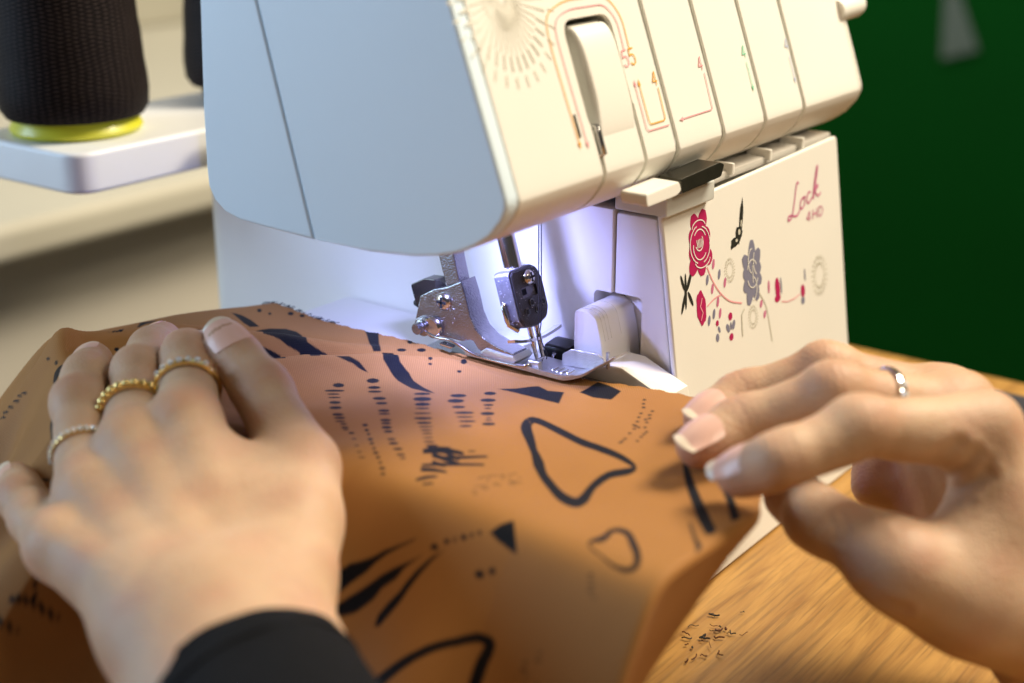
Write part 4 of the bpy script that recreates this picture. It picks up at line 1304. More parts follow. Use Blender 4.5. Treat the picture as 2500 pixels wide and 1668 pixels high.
    [(-55.8, -0.6), (-57.7, -1.0), (-59.5, 0.3), (-60.2, 2.6), (-59.7, 4.2), (-58.2, 4.3), (-56.3, 3.0), (-55.2, 1.0)],
    [(-59.7, -3.3), (-60.9, -3.2), (-62.1, -1.9), (-62.7, 0.0), (-62.3, 1.3), (-61.3, 1.1), (-60.1, -0.2), (-59.4, -2.0)],
    [(-62.1, -5.0), (-62.8, -4.6), (-63.7, -3.2), (-64.2, -1.5), (-64.2, -0.6), (-63.6, -1.0), (-62.8, -2.5), (-62.1, -4.1)],
    [(-64.5, -7.6), (-65.1, -7.1), (-66.0, -5.2), (-66.7, -3.1), (-66.7, -2.0), (-66.1, -2.6), (-65.2, -4.5), (-64.5, -6.6)],
    [(-66.9, -10.1), (-67.7, -9.6), (-68.6, -7.6), (-69.1, -5.2), (-69.0, -3.9), (-68.2, -4.4), (-67.3, -6.4), (-66.7, -8.8)],
    [(-69.4, -11.9), (-70.1, -11.6), (-70.9, -9.9), (-71.2, -7.9), (-70.9, -6.7), (-70.2, -7.0), (-69.5, -8.7), (-69.1, -10.7)],
    [(-71.4, -14.0), (-71.9, -13.5), (-72.6, -12.0), (-73.0, -10.2), (-72.9, -9.2), (-72.3, -9.6), (-71.7, -11.2), (-71.3, -13.0)],
    [(-73.3, -15.4), (-73.8, -15.1), (-74.5, -13.8), (-74.9, -12.3), (-74.7, -11.4), (-74.2, -11.8), (-73.6, -13.1), (-73.2, -14.6)],
    [(-75.1, -16.9), (-75.6, -16.7), (-76.3, -15.6), (-76.7, -14.3), (-76.6, -13.6), (-76.1, -13.8), (-75.4, -14.9), (-75.0, -16.2)],
    [(-77.0, -18.7), (-77.5, -18.5), (-78.2, -17.6), (-78.7, -16.5), (-78.7, -15.8), (-78.2, -16.1), (-77.5, -17.0), (-77.0, -18.1)],
    [(-78.6, -20.7), (-79.2, -20.5), (-80.0, -19.6), (-80.5, -18.4), (-80.5, -17.8), (-79.9, -17.9), (-79.1, -18.9), (-78.6, -20.1)],
    [(-79.6, -23.0), (-80.3, -22.8), (-81.2, -21.7), (-81.9, -20.4), (-81.9, -19.6), (-81.2, -19.8), (-80.3, -20.9), (-79.6, -22.2)],
    [(-43.3, -4.7), (-44.9, -5.0), (-46.9, -4.1), (-48.1, -2.5), (-47.6, -1.1), (-45.8, -0.6), (-43.8, -1.6), (-42.8, -3.3)],
    [(-48.1, -7.6), (-50.0, -8.1), (-52.3, -7.4), (-53.6, -5.9), (-53.2, -4.5), (-51.1, -3.9), (-48.8, -4.5), (-47.6, -6.2)],
    [(-52.8, -11.7), (-54.1, -12.0), (-55.9, -11.4), (-56.9, -10.2), (-56.8, -9.3), (-55.5, -9.0), (-53.7, -9.6), (-52.6, -10.8)],
    [(-54.6, -16.8), (-56.2, -16.9), (-58.6, -15.8), (-60.2, -14.2), (-60.2, -13.0), (-58.8, -13.1), (-56.5, -14.2), (-54.8, -15.7)],
    [(-58.0, -19.3), (-59.3, -19.2), (-61.2, -18.2), (-62.6, -16.7), (-62.7, -15.7), (-61.7, -16.0), (-59.9, -17.1), (-58.3, -18.5)],
    [(-60.6, -22.2), (-61.9, -22.2), (-63.8, -21.1), (-65.0, -19.5), (-65.0, -18.5), (-64.0, -18.7), (-62.3, -19.9), (-60.8, -21.3)],
    [(-65.0, -24.0), (-65.9, -24.0), (-67.1, -23.1), (-67.8, -21.9), (-67.7, -21.1), (-66.9, -21.2), (-65.8, -22.1), (-64.9, -23.2)],
    [(-34.9, -10.3), (-36.3, -10.6), (-37.7, -9.8), (-38.3, -8.4), (-37.7, -7.2), (-36.4, -6.9), (-35.0, -7.7), (-34.4, -9.1)],
    [(-40.0, -14.2), (-41.5, -14.4), (-43.3, -13.4), (-44.3, -11.7), (-43.8, -10.4), (-42.3, -10.2), (-40.5, -11.2), (-39.6, -12.9)],
    [(-44.1, -16.4), (-45.0, -16.5), (-46.2, -15.8), (-46.9, -14.8), (-46.7, -14.0), (-45.7, -13.9), (-44.5, -14.5), (-43.9, -15.6)],
    [(-47.1, -17.7), (-47.8, -17.8), (-48.6, -17.4), (-49.1, -16.7), (-48.9, -16.2), (-48.2, -16.1), (-47.4, -16.5), (-47.0, -17.2)],
    [(-50.1, -21.3), (-51.5, -21.6), (-53.2, -20.8), (-54.2, -19.5), (-53.8, -18.3), (-52.3, -18.0), (-50.6, -18.8), (-49.7, -20.2)],
    [(-53.8, -22.8), (-54.3, -22.9), (-55.0, -22.6), (-55.4, -22.1), (-55.3, -21.7), (-54.8, -21.7), (-54.1, -22.0), (-53.7, -22.5)],
    [(-55.3, -24.4), (-56.0, -24.4), (-56.8, -24.0), (-57.4, -23.5), (-57.4, -23.0), (-56.7, -22.9), (-55.9, -23.3), (-55.3, -23.9)],
    [(-57.2, -27.0), (-58.5, -27.2), (-60.2, -26.6), (-61.3, -25.6), (-61.1, -24.6), (-59.7, -24.3), (-58.0, -24.9), (-56.9, -26.1)],
    [(-78.2, 6.5), (-78.7, 6.4), (-79.1, 6.6), (-79.4, 7.1), (-79.4, 7.7), (-79.2, 8.1), (-78.8, 8.3), (-78.3, 8.1), (-78.0, 7.6), (-78.0, 7.0)],
    [(-80.4, 4.2), (-80.9, 3.9), (-81.4, 4.0), (-81.5, 4.4), (-81.4, 5.0), (-81.1, 5.5), (-80.6, 5.7), (-80.2, 5.6), (-80.0, 5.2), (-80.1, 4.7)],
    [(-82.7, 1.6), (-83.4, 1.2), (-83.8, 1.1), (-83.9, 1.4), (-83.6, 2.0), (-83.1, 2.6), (-82.6, 3.0), (-82.1, 3.0), (-82.0, 2.7), (-82.2, 2.2)],
    [(-86.4, -3.0), (-87.1, -3.4), (-87.7, -3.3), (-87.9, -2.8), (-87.6, -2.0), (-87.0, -1.2), (-86.3, -0.8), (-85.8, -0.8), (-85.6, -1.4), (-85.9, -2.3)],
    [(-89.2, -5.9), (-89.7, -6.2), (-90.1, -6.1), (-90.3, -5.7), (-90.2, -5.2), (-89.8, -4.6), (-89.2, -4.3), (-88.7, -4.3), (-88.6, -4.7), (-88.7, -5.3)],
    [(-91.6, -8.6), (-92.0, -8.8), (-92.3, -8.8), (-92.5, -8.6), (-92.4, -8.2), (-92.1, -7.7), (-91.6, -7.5), (-91.3, -7.5), (-91.1, -7.7), (-91.2, -8.1)],
    [(-93.0, -11.1), (-93.4, -11.2), (-93.9, -11.0), (-94.1, -10.6), (-94.2, -10.0), (-93.9, -9.6), (-93.5, -9.5), (-93.1, -9.6), (-92.8, -10.1), (-92.8, -10.7)],
    [(-94.5, -13.1), (-94.9, -13.2), (-95.3, -13.1), (-95.5, -12.8), (-95.5, -12.3), (-95.3, -11.9), (-94.9, -11.8), (-94.5, -11.9), (-94.3, -12.2), (-94.3, -12.7)],
    [(-96.3, -15.2), (-96.6, -15.4), (-96.9, -15.4), (-97.1, -15.1), (-97.0, -14.8), (-96.8, -14.4), (-96.4, -14.2), (-96.1, -14.3), (-96.0, -14.5), (-96.0, -14.9)],
    [(-97.9, -17.9), (-98.3, -18.0), (-98.7, -17.8), (-98.9, -17.3), (-98.9, -16.7), (-98.7, -16.3), (-98.4, -16.2), (-98.0, -16.5), (-97.7, -17.0), (-97.7, -17.5)],
    [(-99.9, -19.7), (-100.2, -19.8), (-100.5, -19.6), (-100.7, -19.2), (-100.6, -18.8), (-100.4, -18.4), (-100.1, -18.3), (-99.8, -18.5), (-99.7, -18.9), (-99.7, -19.4)],
    [(-85.7, -22.0), (-84.7, -23.2), (-83.3, -24.9), (-82.1, -26.7), (-81.1, -28.5), (-80.2, -30.7), (-79.5, -32.2), (-78.3, -31.5), (-78.4, -29.7), (-78.8, -27.0), (-79.3, -24.5), (-80.8, -22.7), (-82.5, -21.2), (-83.7, -20.2)],
    [(-82.8, -21.2), (-81.7, -22.8), (-80.1, -25.2), (-79.1, -26.8), (-78.4, -26.3), (-79.3, -24.5), (-80.8, -22.1), (-81.8, -20.4)],
    [(-84.9, -29.0), (-83.7, -30.3), (-82.2, -32.2), (-80.7, -34.1), (-79.2, -35.9), (-77.7, -37.7), (-76.6, -38.9), (-75.8, -38.2), (-76.7, -37.0), (-78.1, -35.0), (-79.4, -33.1), (-80.7, -31.0), (-82.2, -29.0), (-83.1, -27.5)],
    [(-85.5, -25.0), (-85.5, -26.2), (-85.3, -28.0), (-85.3, -29.9), (-85.0, -31.7), (-84.7, -33.6), (-84.5, -34.9), (-83.4, -34.3), (-83.2, -32.7), (-83.0, -30.6), (-83.0, -28.6), (-83.1, -26.8), (-83.3, -25.0), (-83.5, -23.8)],
    [(-91.4, -26.3), (-90.5, -27.6), (-89.0, -29.5), (-87.3, -31.8), (-85.0, -34.8), (-82.5, -38.4), (-80.8, -40.9), (-79.9, -40.2), (-81.4, -37.5), (-83.6, -33.7), (-85.6, -30.4), (-87.5, -28.3), (-89.2, -26.5), (-90.3, -25.4)],
    [(-94.2, -28.2), (-93.7, -29.1), (-92.9, -30.4), (-92.3, -31.6), (-91.7, -32.8), (-91.1, -34.1), (-90.7, -35.0), (-89.6, -34.2), (-89.7, -33.1), (-89.8, -31.5), (-90.1, -30.0), (-90.8, -28.6), (-91.5, -27.3), (-92.0, -26.4)],
    [(-82.1, -26.3), (-82.2, -28.3), (-82.6, -31.0), (-82.8, -33.0), (-81.4, -32.4), (-81.0, -30.4), (-80.6, -27.6), (-80.3, -25.6)],
    [(-99.1, -30.8), (-98.5, -31.3), (-97.7, -32.0), (-96.9, -32.7), (-96.0, -33.4), (-95.1, -34.2), (-94.4, -34.7), (-93.5, -33.9), (-93.9, -33.2), (-94.6, -32.1), (-95.3, -31.2), (-96.4, -30.6), (-97.5, -30.1), (-98.2, -29.7)],
    [(-99.7, -33.8), (-99.3, -34.5), (-98.6, -35.5), (-98.1, -36.2), (-97.4, -35.5), (-97.9, -34.8), (-98.5, -33.8), (-99.0, -33.0)],
    [(-77.5, -32.4), (-77.2, -32.9), (-76.7, -33.6), (-76.4, -34.1), (-75.8, -33.7), (-76.2, -33.2), (-76.6, -32.5), (-76.9, -32.0)],
    [(-89.3, -28.1), (-88.9, -29.3), (-88.4, -31.1), (-88.0, -32.3), (-86.4, -31.2), (-86.4, -29.8), (-86.6, -27.8), (-86.6, -26.4)],
    [(-87.1, -51.9), (-87.4, -51.8), (-87.8, -51.4), (-87.8, -51.1), (-87.5, -51.2), (-87.1, -51.6)],
    [(-82.9, -47.9), (-83.6, -47.4), (-84.6, -46.1), (-84.9, -45.3), (-84.3, -45.9), (-83.3, -47.2)],
    [(-91.6, -49.8), (-91.9, -49.6), (-92.3, -49.2), (-92.4, -48.8), (-92.0, -48.9), (-91.6, -49.4)],
    [(-94.2, -49.2), (-94.7, -48.9), (-95.4, -47.9), (-95.6, -47.4), (-95.1, -47.7), (-94.4, -48.6)],
    [(-79.9, -53.7), (-80.3, -53.6), (-80.7, -53.2), (-80.7, -52.8), (-80.4, -53.0), (-80.0, -53.4)],
    [(-80.0, -50.8), (-80.4, -50.6), (-80.9, -49.9), (-81.1, -49.5), (-80.6, -49.7), (-80.1, -50.3)],
    [(-87.4, -51.3), (-87.9, -51.1), (-88.5, -50.4), (-88.6, -49.9), (-88.2, -50.2), (-87.6, -50.9)],
    [(-81.7, -49.1), (-82.1, -48.9), (-82.6, -48.3), (-82.7, -47.9), (-82.3, -48.1), (-81.8, -48.7)],
    [(-85.2, -46.3), (-85.8, -45.8), (-86.7, -44.7), (-87.0, -44.0), (-86.4, -44.4), (-85.5, -45.6)],
    [(-82.5, -54.7), (-83.1, -54.3), (-84.1, -53.2), (-84.4, -52.6), (-83.8, -53.0), (-82.8, -54.1)],
    [(-82.1, -55.5), (-82.5, -55.3), (-83.0, -54.8), (-83.0, -54.5), (-82.7, -54.6), (-82.2, -55.1)],
    [(-92.2, -47.3), (-92.5, -47.2), (-92.9, -46.8), (-92.9, -46.5), (-92.6, -46.6), (-92.2, -47.0)],
    [(-87.2, -45.2), (-87.5, -45.1), (-88.0, -44.5), (-88.1, -44.1), (-87.7, -44.3), (-87.2, -44.8)],
    [(-78.5, -51.2), (-78.9, -51.0), (-79.4, -50.4), (-79.6, -50.0), (-79.1, -50.2), (-78.6, -50.8)],
    [(-82.4, -54.2), (-83.0, -53.7), (-84.0, -52.6), (-84.4, -51.9), (-83.7, -52.4), (-82.7, -53.5)],
    [(-81.9, -49.5), (-82.2, -49.4), (-82.6, -48.9), (-82.6, -48.6), (-82.3, -48.7), (-81.9, -49.2)],
    [(-86.6, -50.8), (-87.0, -50.5), (-87.6, -49.8), (-87.8, -49.4), (-87.3, -49.6), (-86.7, -50.3)],
    [(-84.2, -54.9), (-84.6, -54.6), (-85.3, -53.9), (-85.4, -53.4), (-85.0, -53.7), (-84.3, -54.4)],
    [(-86.8, -47.8), (-87.2, -47.6), (-87.6, -47.2), (-87.6, -46.8), (-87.2, -46.9), (-86.9, -47.4)],
    [(-84.9, -46.6), (-85.3, -46.5), (-85.6, -46.1), (-85.7, -45.7), (-85.3, -45.8), (-85.0, -46.3)],
    [(-90.3, -48.6), (-90.8, -48.3), (-91.6, -47.5), (-91.8, -46.9), (-91.3, -47.2), (-90.5, -48.1)],
    [(-81.8, -51.8), (-82.2, -51.6), (-82.6, -51.2), (-82.6, -50.8), (-82.3, -50.9), (-81.9, -51.4)],
    [(-91.0, -50.9), (-91.6, -50.5), (-92.4, -49.6), (-92.7, -49.0), (-92.1, -49.4), (-91.3, -50.3)],
    [(-83.3, -50.3), (-83.6, -50.2), (-84.1, -49.7), (-84.1, -49.3), (-83.8, -49.5), (-83.3, -50.0)],
    [(-89.7, -49.8), (-90.2, -49.5), (-90.9, -48.6), (-91.1, -48.1), (-90.6, -48.4), (-89.9, -49.2)],
    [(-95.4, -50.3), (-95.9, -50.1), (-96.4, -49.3), (-96.5, -48.8), (-96.1, -49.1), (-95.6, -49.9)],
    [(-31.3, -8.1), (-27.1, -12.4), (-20.2, -16.6), (-22.0, -21.6), (-19.2, -26.3), (-28.8, -30.8), (-29.4, -24.1), (-29.9, -19.0), (-30.5, -13.1)],
    [(-14.8, -29.2), (-2.8, -28.4), (-4.1, -33.8), (-7.2, -40.6), (-15.8, -42.3), (-17.4, -36.3)],
    [(-45.7, -30.5), (-47.3, -30.7), (-50.1, -31.7), (-53.6, -33.8), (-56.4, -36.4), (-58.8, -39.1), (-60.7, -41.3), (-62.2, -42.9), (-63.6, -44.4), (-65.0, -46.0), (-67.0, -47.8), (-69.2, -49.7), (-71.3, -51.5), (-72.8, -53.3), (-74.4, -55.2), (-75.9, -57.0), (-77.2, -58.7), (-78.3, -60.3), (-79.4, -62.0), (-80.9, -64.2), (-82.8, -66.9), (-84.3, -69.5), (-85.2, -71.9), (-85.7, -74.1), (-85.6, -75.7), (-84.6, -76.8), (-82.8, -77.0), (-80.6, -76.8), (-77.7, -75.8), (-74.7, -74.6), (-72.1, -73.8), (-69.4, -73.5), (-66.6, -73.4), (-64.4, -73.6), (-62.8, -74.5), (-61.4, -75.8), (-60.1, -76.8), (-58.5, -77.3), (-56.7, -77.4), (-54.3, -76.1), (-52.7, -74.2), (-51.3, -71.7), (-50.1, -69.1), (-49.3, -66.6), (-48.6, -64.0), (-48.1, -61.3), (-47.8, -58.5), (-47.6, -55.5), (-47.3, -52.7), (-46.8, -50.0), (-46.0, -47.3), (-45.3, -44.7), (-44.6, -41.8), (-43.9, -38.8), (-43.4, -36.4), (-43.1, -34.5), (-42.9, -33.1), (-43.2, -32.0), (-43.5, -31.0), (-44.5, -30.5), (-45.7, -30.5), (-49.4, -35.2), (-48.6, -34.8), (-47.9, -34.6), (-47.3, -34.6), (-47.2, -35.4), (-47.3, -36.7), (-47.6, -38.4), (-48.2, -40.8), (-49.0, -43.8), (-49.7, -46.6), (-50.3, -49.2), (-51.0, -51.9), (-51.6, -54.6), (-51.8, -57.4), (-51.9, -60.4), (-52.2, -63.1), (-52.5, -65.6), (-52.9, -68.1), (-53.5, -70.3), (-54.2, -72.5), (-54.9, -74.6), (-55.5, -75.7), (-55.2, -75.3), (-55.8, -74.8), (-56.6, -74.0), (-57.7, -73.0), (-59.2, -71.6), (-61.2, -70.6), (-63.9, -70.2), (-67.1, -70.3), (-70.2, -70.7), (-73.2, -71.3), (-76.0, -72.1), (-77.8, -72.4), (-79.0, -72.6), (-79.6, -72.6), (-80.0, -72.3), (-80.0, -71.3), (-79.7, -69.7), (-79.1, -67.9), (-78.1, -66.0), (-76.7, -63.6), (-75.3, -61.5), (-74.2, -59.8), (-73.3, -58.4), (-72.3, -57.1), (-70.8, -55.6), (-69.0, -54.0), (-67.1, -52.3), (-65.5, -50.4), (-63.8, -48.4), (-62.3, -46.5), (-60.7, -45.0), (-59.0, -43.6), (-57.2, -41.9), (-54.8, -39.7), (-52.2, -37.2), (-50.5, -35.8), (-50.5, -35.7), (-50.2, -35.5), (-49.4, -35.2)],
    [(-101.0, -91.4), (-100.6, -92.1), (-100.0, -93.4), (-98.9, -94.4), (-96.7, -94.2), (-94.5, -93.7), (-93.1, -93.5), (-92.7, -94.4), (-92.8, -95.8), (-93.3, -97.1), (-94.2, -98.1), (-95.7, -99.5), (-97.4, -100.9), (-98.9, -102.4), (-100.3, -103.8), (-101.5, -104.8), (-102.7, -105.7), (-103.9, -106.5), (-104.7, -106.8), (-105.3, -106.8), (-105.8, -106.5), (-106.1, -105.9), (-106.3, -104.9), (-106.2, -103.4), (-106.0, -102.0), (-105.6, -100.5), (-105.0, -99.0), (-104.4, -97.4), (-103.8, -95.9), (-103.2, -94.4), (-102.7, -93.2), (-102.0, -92.2), (-101.3, -91.5), (-101.0, -91.4), (-100.3, -90.4), (-101.6, -91.0), (-102.5, -92.0), (-103.2, -93.1), (-103.8, -94.4), (-104.3, -95.9), (-104.9, -97.4), (-105.6, -98.9), (-106.3, -100.5), (-106.8, -102.0), (-107.2, -103.7), (-107.5, -105.3), (-107.5, -106.8), (-107.1, -107.8), (-106.4, -108.6), (-105.3, -108.8), (-103.8, -108.3), (-102.0, -107.4), (-100.2, -106.1), (-98.4, -104.7), (-96.6, -103.0), (-95.0, -101.5), (-93.4, -100.0), (-91.6, -98.2), (-90.2, -96.2), (-89.8, -94.4), (-90.1, -92.9), (-91.2, -91.9), (-93.0, -91.6), (-95.1, -91.9), (-96.5, -91.9), (-97.8, -91.5), (-99.1, -90.8), (-100.3, -90.4)],
    [(-105.1, -61.7), (-102.8, -63.3), (-100.3, -66.1), (-103.1, -68.6), (-107.3, -72.4), (-106.6, -68.5), (-106.0, -65.0)],
    [(-110.6, -48.1), (-110.9, -48.1), (-111.2, -47.6), (-111.3, -46.8), (-111.3, -46.0), (-111.0, -45.6), (-110.7, -45.6), (-110.4, -46.1), (-110.3, -46.9), (-110.4, -47.6)],
    [(-109.0, -50.9), (-109.3, -50.9), (-109.5, -50.5), (-109.7, -50.0), (-109.6, -49.4), (-109.4, -49.1), (-109.1, -49.0), (-108.9, -49.4), (-108.8, -49.9), (-108.8, -50.5)],
    [(-108.4, -52.7), (-108.6, -52.8), (-108.7, -52.6), (-108.8, -52.2), (-108.8, -51.9), (-108.6, -51.6), (-108.4, -51.6), (-108.3, -51.8), (-108.2, -52.1), (-108.2, -52.5)],
    [(-107.4, -55.6), (-107.7, -55.6), (-108.0, -55.3), (-108.1, -54.7), (-108.0, -54.1), (-107.8, -53.7), (-107.5, -53.6), (-107.2, -54.0), (-107.1, -54.6), (-107.2, -55.2)],
    [(-106.6, -57.3), (-106.8, -57.3), (-107.0, -57.1), (-107.1, -56.8), (-107.0, -56.4), (-106.9, -56.1), (-106.6, -56.1), (-106.4, -56.3), (-106.4, -56.6), (-106.4, -57.0)],
    [(-105.7, -59.3), (-105.9, -59.4), (-106.1, -59.2), (-106.2, -58.8), (-106.1, -58.4), (-106.0, -58.1), (-105.7, -58.1), (-105.5, -58.3), (-105.4, -58.7), (-105.5, -59.1)],
    [(-111.8, -64.9), (-112.2, -64.9), (-112.5, -64.4), (-112.7, -63.5), (-112.6, -62.6), (-112.3, -62.1), (-111.9, -62.1), (-111.6, -62.7), (-111.4, -63.5), (-111.5, -64.4)],
    [(-110.7, -68.0), (-111.0, -68.0), (-111.3, -67.6), (-111.4, -66.9), (-111.4, -66.2), (-111.1, -65.7), (-110.8, -65.7), (-110.5, -66.2), (-110.4, -66.9), (-110.5, -67.6)],
    [(-120.9, -19.6), (-118.5, -22.3), (-115.7, -28.4), (-114.0, -31.3), (-112.3, -35.7), (-110.4, -40.4), (-111.0, -39.7), (-113.0, -35.5), (-114.5, -32.5), (-116.4, -29.9), (-118.3, -28.1), (-121.2, -24.6), (-124.7, -21.6), (-123.4, -20.0)],
    [(-126.8, -23.0), (-125.8, -22.6), (-123.2, -25.4), (-120.1, -29.6), (-117.5, -33.3), (-115.7, -36.9), (-114.2, -40.6), (-112.5, -44.1), (-115.4, -39.9), (-117.4, -38.3), (-119.4, -34.9), (-121.5, -33.3), (-124.6, -29.1), (-126.3, -25.5)],
    [(-125.2, -36.8), (-123.4, -36.6), (-121.4, -38.2), (-118.8, -41.0), (-117.6, -41.7), (-115.1, -43.8), (-112.3, -47.2), (-110.8, -50.1), (-112.9, -47.7), (-115.3, -45.6), (-118.0, -43.7), (-120.4, -42.4), (-122.9, -40.3), (-124.8, -38.6)],
    [(-136.0, -45.1), (-135.7, -45.7), (-135.2, -46.4), (-134.6, -47.3), (-133.9, -48.3), (-132.9, -49.4), (-132.0, -50.6), (-130.9, -51.9), (-129.8, -53.4), (-128.7, -54.8), (-127.8, -56.3), (-126.8, -57.8), (-125.9, -59.4), (-125.0, -61.1), (-124.1, -63.0), (-123.3, -64.9), (-122.4, -66.7), (-121.7, -68.4), (-121.2, -69.8), (-121.1, -70.9), (-121.1, -71.8), (-121.1, -72.1), (-121.1, -72.0), (-121.2, -72.0), (-121.5, -72.0), (-122.0, -71.8), (-122.7, -71.5), (-123.5, -71.2), (-124.5, -71.1), (-125.6, -71.1), (-126.5, -71.1), (-127.2, -71.1), (-127.8, -71.2), (-128.1, -71.2), (-127.6, -74.8), (-127.2, -74.8), (-126.7, -74.7), (-126.1, -74.7), (-125.3, -74.8), (-124.3, -74.8), (-123.4, -74.9), (-122.8, -75.1), (-122.1, -75.4), (-121.4, -75.5), (-120.9, -75.4), (-120.3, -75.1), (-119.8, -73.8), (-119.6, -72.3), (-119.6, -70.6), (-119.9, -68.8), (-120.6, -67.0), (-121.4, -65.2), (-122.3, -63.4), (-123.1, -61.5), (-124.0, -59.5), (-124.9, -57.6), (-125.8, -55.8), (-126.8, -54.1), (-127.7, -52.5), (-128.7, -50.7), (-129.8, -49.0), (-130.8, -47.4), (-131.7, -46.0), (-132.6, -44.6), (-133.2, -43.5), (-133.8, -42.6), (-134.2, -41.8), (-134.5, -41.3)],
    [(-9.5, -51.7), (-10.3, -51.8), (-10.7, -51.3), (-10.3, -50.6), (-9.5, -50.6), (-9.1, -51.1)],
    [(-12.7, -53.3), (-13.5, -53.4), (-13.8, -52.9), (-13.4, -52.3), (-12.7, -52.2), (-12.3, -52.7)],
    [(-15.3, -55.0), (-16.1, -55.1), (-16.4, -54.5), (-16.0, -53.9), (-15.3, -53.8), (-14.9, -54.4)],
    [(-19.9, -56.9), (-20.6, -57.0), (-21.0, -56.4), (-20.6, -55.8), (-19.9, -55.8), (-19.5, -56.3)],
    [(-22.9, -58.0), (-23.7, -58.0), (-24.0, -57.5), (-23.6, -56.9), (-22.9, -56.8), (-22.6, -57.4)],
    [(-26.1, -59.5), (-26.8, -59.5), (-27.2, -59.0), (-26.8, -58.4), (-26.1, -58.3), (-25.8, -58.8)],
    [(-29.5, -61.1), (-30.1, -61.2), (-30.4, -60.6), (-30.1, -60.0), (-29.4, -60.0), (-29.1, -60.5)],
    [(-31.6, -61.7), (-32.3, -61.8), (-32.6, -61.3), (-32.2, -60.7), (-31.5, -60.6), (-31.2, -61.1)],
    [(-35.4, -62.5), (-36.1, -62.5), (-36.4, -62.0), (-36.0, -61.4), (-35.3, -61.3), (-35.0, -61.9)],
    [(-39.7, -63.6), (-40.3, -63.6), (-40.6, -63.1), (-40.3, -62.5), (-39.6, -62.4), (-39.3, -63.0)],
    [(-41.5, -63.8), (-42.2, -63.8), (-42.5, -63.3), (-42.1, -62.7), (-41.5, -62.7), (-41.2, -63.2)],
    [(-16.4, -58.9), (-17.1, -59.0), (-17.5, -58.4), (-17.1, -57.8), (-16.3, -57.8), (-16.0, -58.3)],
    [(-19.6, -59.9), (-20.3, -60.0), (-20.7, -59.4), (-20.3, -58.8), (-19.6, -58.7), (-19.2, -59.3)],
    [(-22.1, -61.4), (-22.8, -61.5), (-23.1, -60.9), (-22.7, -60.3), (-22.0, -60.2), (-21.7, -60.8)],
    [(-23.5, -60.8), (-24.2, -60.8), (-24.5, -60.3), (-24.1, -59.7), (-23.4, -59.6), (-23.1, -60.2)],
    [(-25.4, -62.4), (-26.1, -62.5), (-26.4, -61.9), (-26.0, -61.3), (-25.3, -61.3), (-25.0, -61.8)],
    [(-29.2, -64.1), (-29.9, -64.2), (-30.1, -63.6), (-29.7, -63.0), (-29.0, -62.9), (-28.8, -63.5)],
    [(-32.2, -66.5), (-32.9, -66.6), (-33.2, -66.0), (-32.7, -65.4), (-32.1, -65.3), (-31.8, -65.9)],
    [(-34.1, -66.8), (-34.8, -66.8), (-35.0, -66.3), (-34.6, -65.6), (-33.9, -65.6), (-33.7, -66.2)],
    [(-36.3, -67.1), (-37.0, -67.1), (-37.2, -66.6), (-36.8, -66.0), (-36.2, -65.9), (-35.9, -66.5)],
    [(-39.4, -67.8), (-40.1, -67.8), (-40.3, -67.3), (-40.0, -66.7), (-39.3, -66.6), (-39.1, -67.2)],
    [(-43.0, -63.9), (-43.6, -64.0), (-43.9, -63.5), (-43.6, -62.9), (-43.0, -62.8), (-42.7, -63.4)],
    [(-29.2, -60.1), (-29.9, -60.1), (-30.2, -59.6), (-29.8, -59.0), (-29.1, -58.9), (-28.8, -59.4)],
    [(-30.0, -62.4), (-30.7, -62.5), (-31.0, -61.9), (-30.6, -61.3), (-29.9, -61.2), (-29.6, -61.8)],
    [(-47.4, -87.3), (-49.7, -88.8), (-53.0, -91.1), (-56.3, -93.5), (-59.3, -95.8), (-62.4, -98.3), (-65.3, -100.7), (-68.1, -102.9), (-70.9, -105.2), (-73.6, -107.3), (-76.3, -109.6), (-78.8, -111.9), (-80.3, -113.2), (-80.9, -113.8), (-81.3, -114.1), (-81.7, -114.5), (-79.7, -115.8), (-79.0, -115.6), (-77.9, -115.2), (-76.3, -114.3), (-74.5, -112.7), (-71.8, -110.4), (-69.1, -108.2), (-66.7, -106.0), (-64.3, -103.9), (-61.8, -101.7), (-59.2, -99.4), (-56.5, -97.0), (-53.9, -94.7), (-51.1, -92.4), (-48.2, -89.9), (-46.3, -88.2)],
    [(-52.5, -102.2), (-54.4, -103.9), (-57.2, -106.4), (-59.8, -108.5), (-61.9, -110.0), (-64.1, -111.5), (-66.1, -112.8), (-67.9, -114.1), (-69.3, -115.1), (-70.0, -115.7), (-66.8, -116.5), (-66.1, -116.0), (-64.9, -115.1), (-63.4, -114.0), (-61.6, -112.7), (-59.4, -111.1), (-57.0, -109.2), (-54.6, -106.8), (-52.3, -104.2), (-50.9, -102.4)],
    [(-77.5, -106.9), (-80.0, -108.7), (-83.5, -111.3), (-86.1, -113.3), (-87.8, -114.6), (-88.9, -115.6), (-89.8, -116.2), (-90.5, -116.6), (-91.3, -116.9), (-91.9, -117.0), (-90.8, -117.5), (-90.0, -117.4), (-89.0, -117.2), (-87.9, -116.8), (-87.2, -116.0), (-86.4, -115.0), (-85.0, -113.6), (-82.6, -111.6), (-79.3, -109.0), (-77.0, -107.1)],
    [(-47.0, -112.9), (-43.2, -114.9), (-47.0, -116.5), (-51.3, -116.3), (-50.1, -114.6)],
    [(-109.1, -97.9), (-109.3, -97.6), (-109.3, -96.7), (-109.2, -96.1), (-109.1, -96.5), (-109.0, -97.4)],
    [(-110.1, -98.3), (-110.3, -98.0), (-110.3, -97.0), (-110.2, -96.5), (-110.1, -96.9), (-110.0, -97.8)],
    [(-110.8, -99.5), (-111.0, -99.1), (-111.0, -98.2), (-110.9, -97.7), (-110.8, -98.0), (-110.7, -98.9)],
    [(-111.7, -99.8), (-111.9, -99.4), (-111.9, -98.5), (-111.8, -97.9), (-111.7, -98.3), (-111.6, -99.2)],
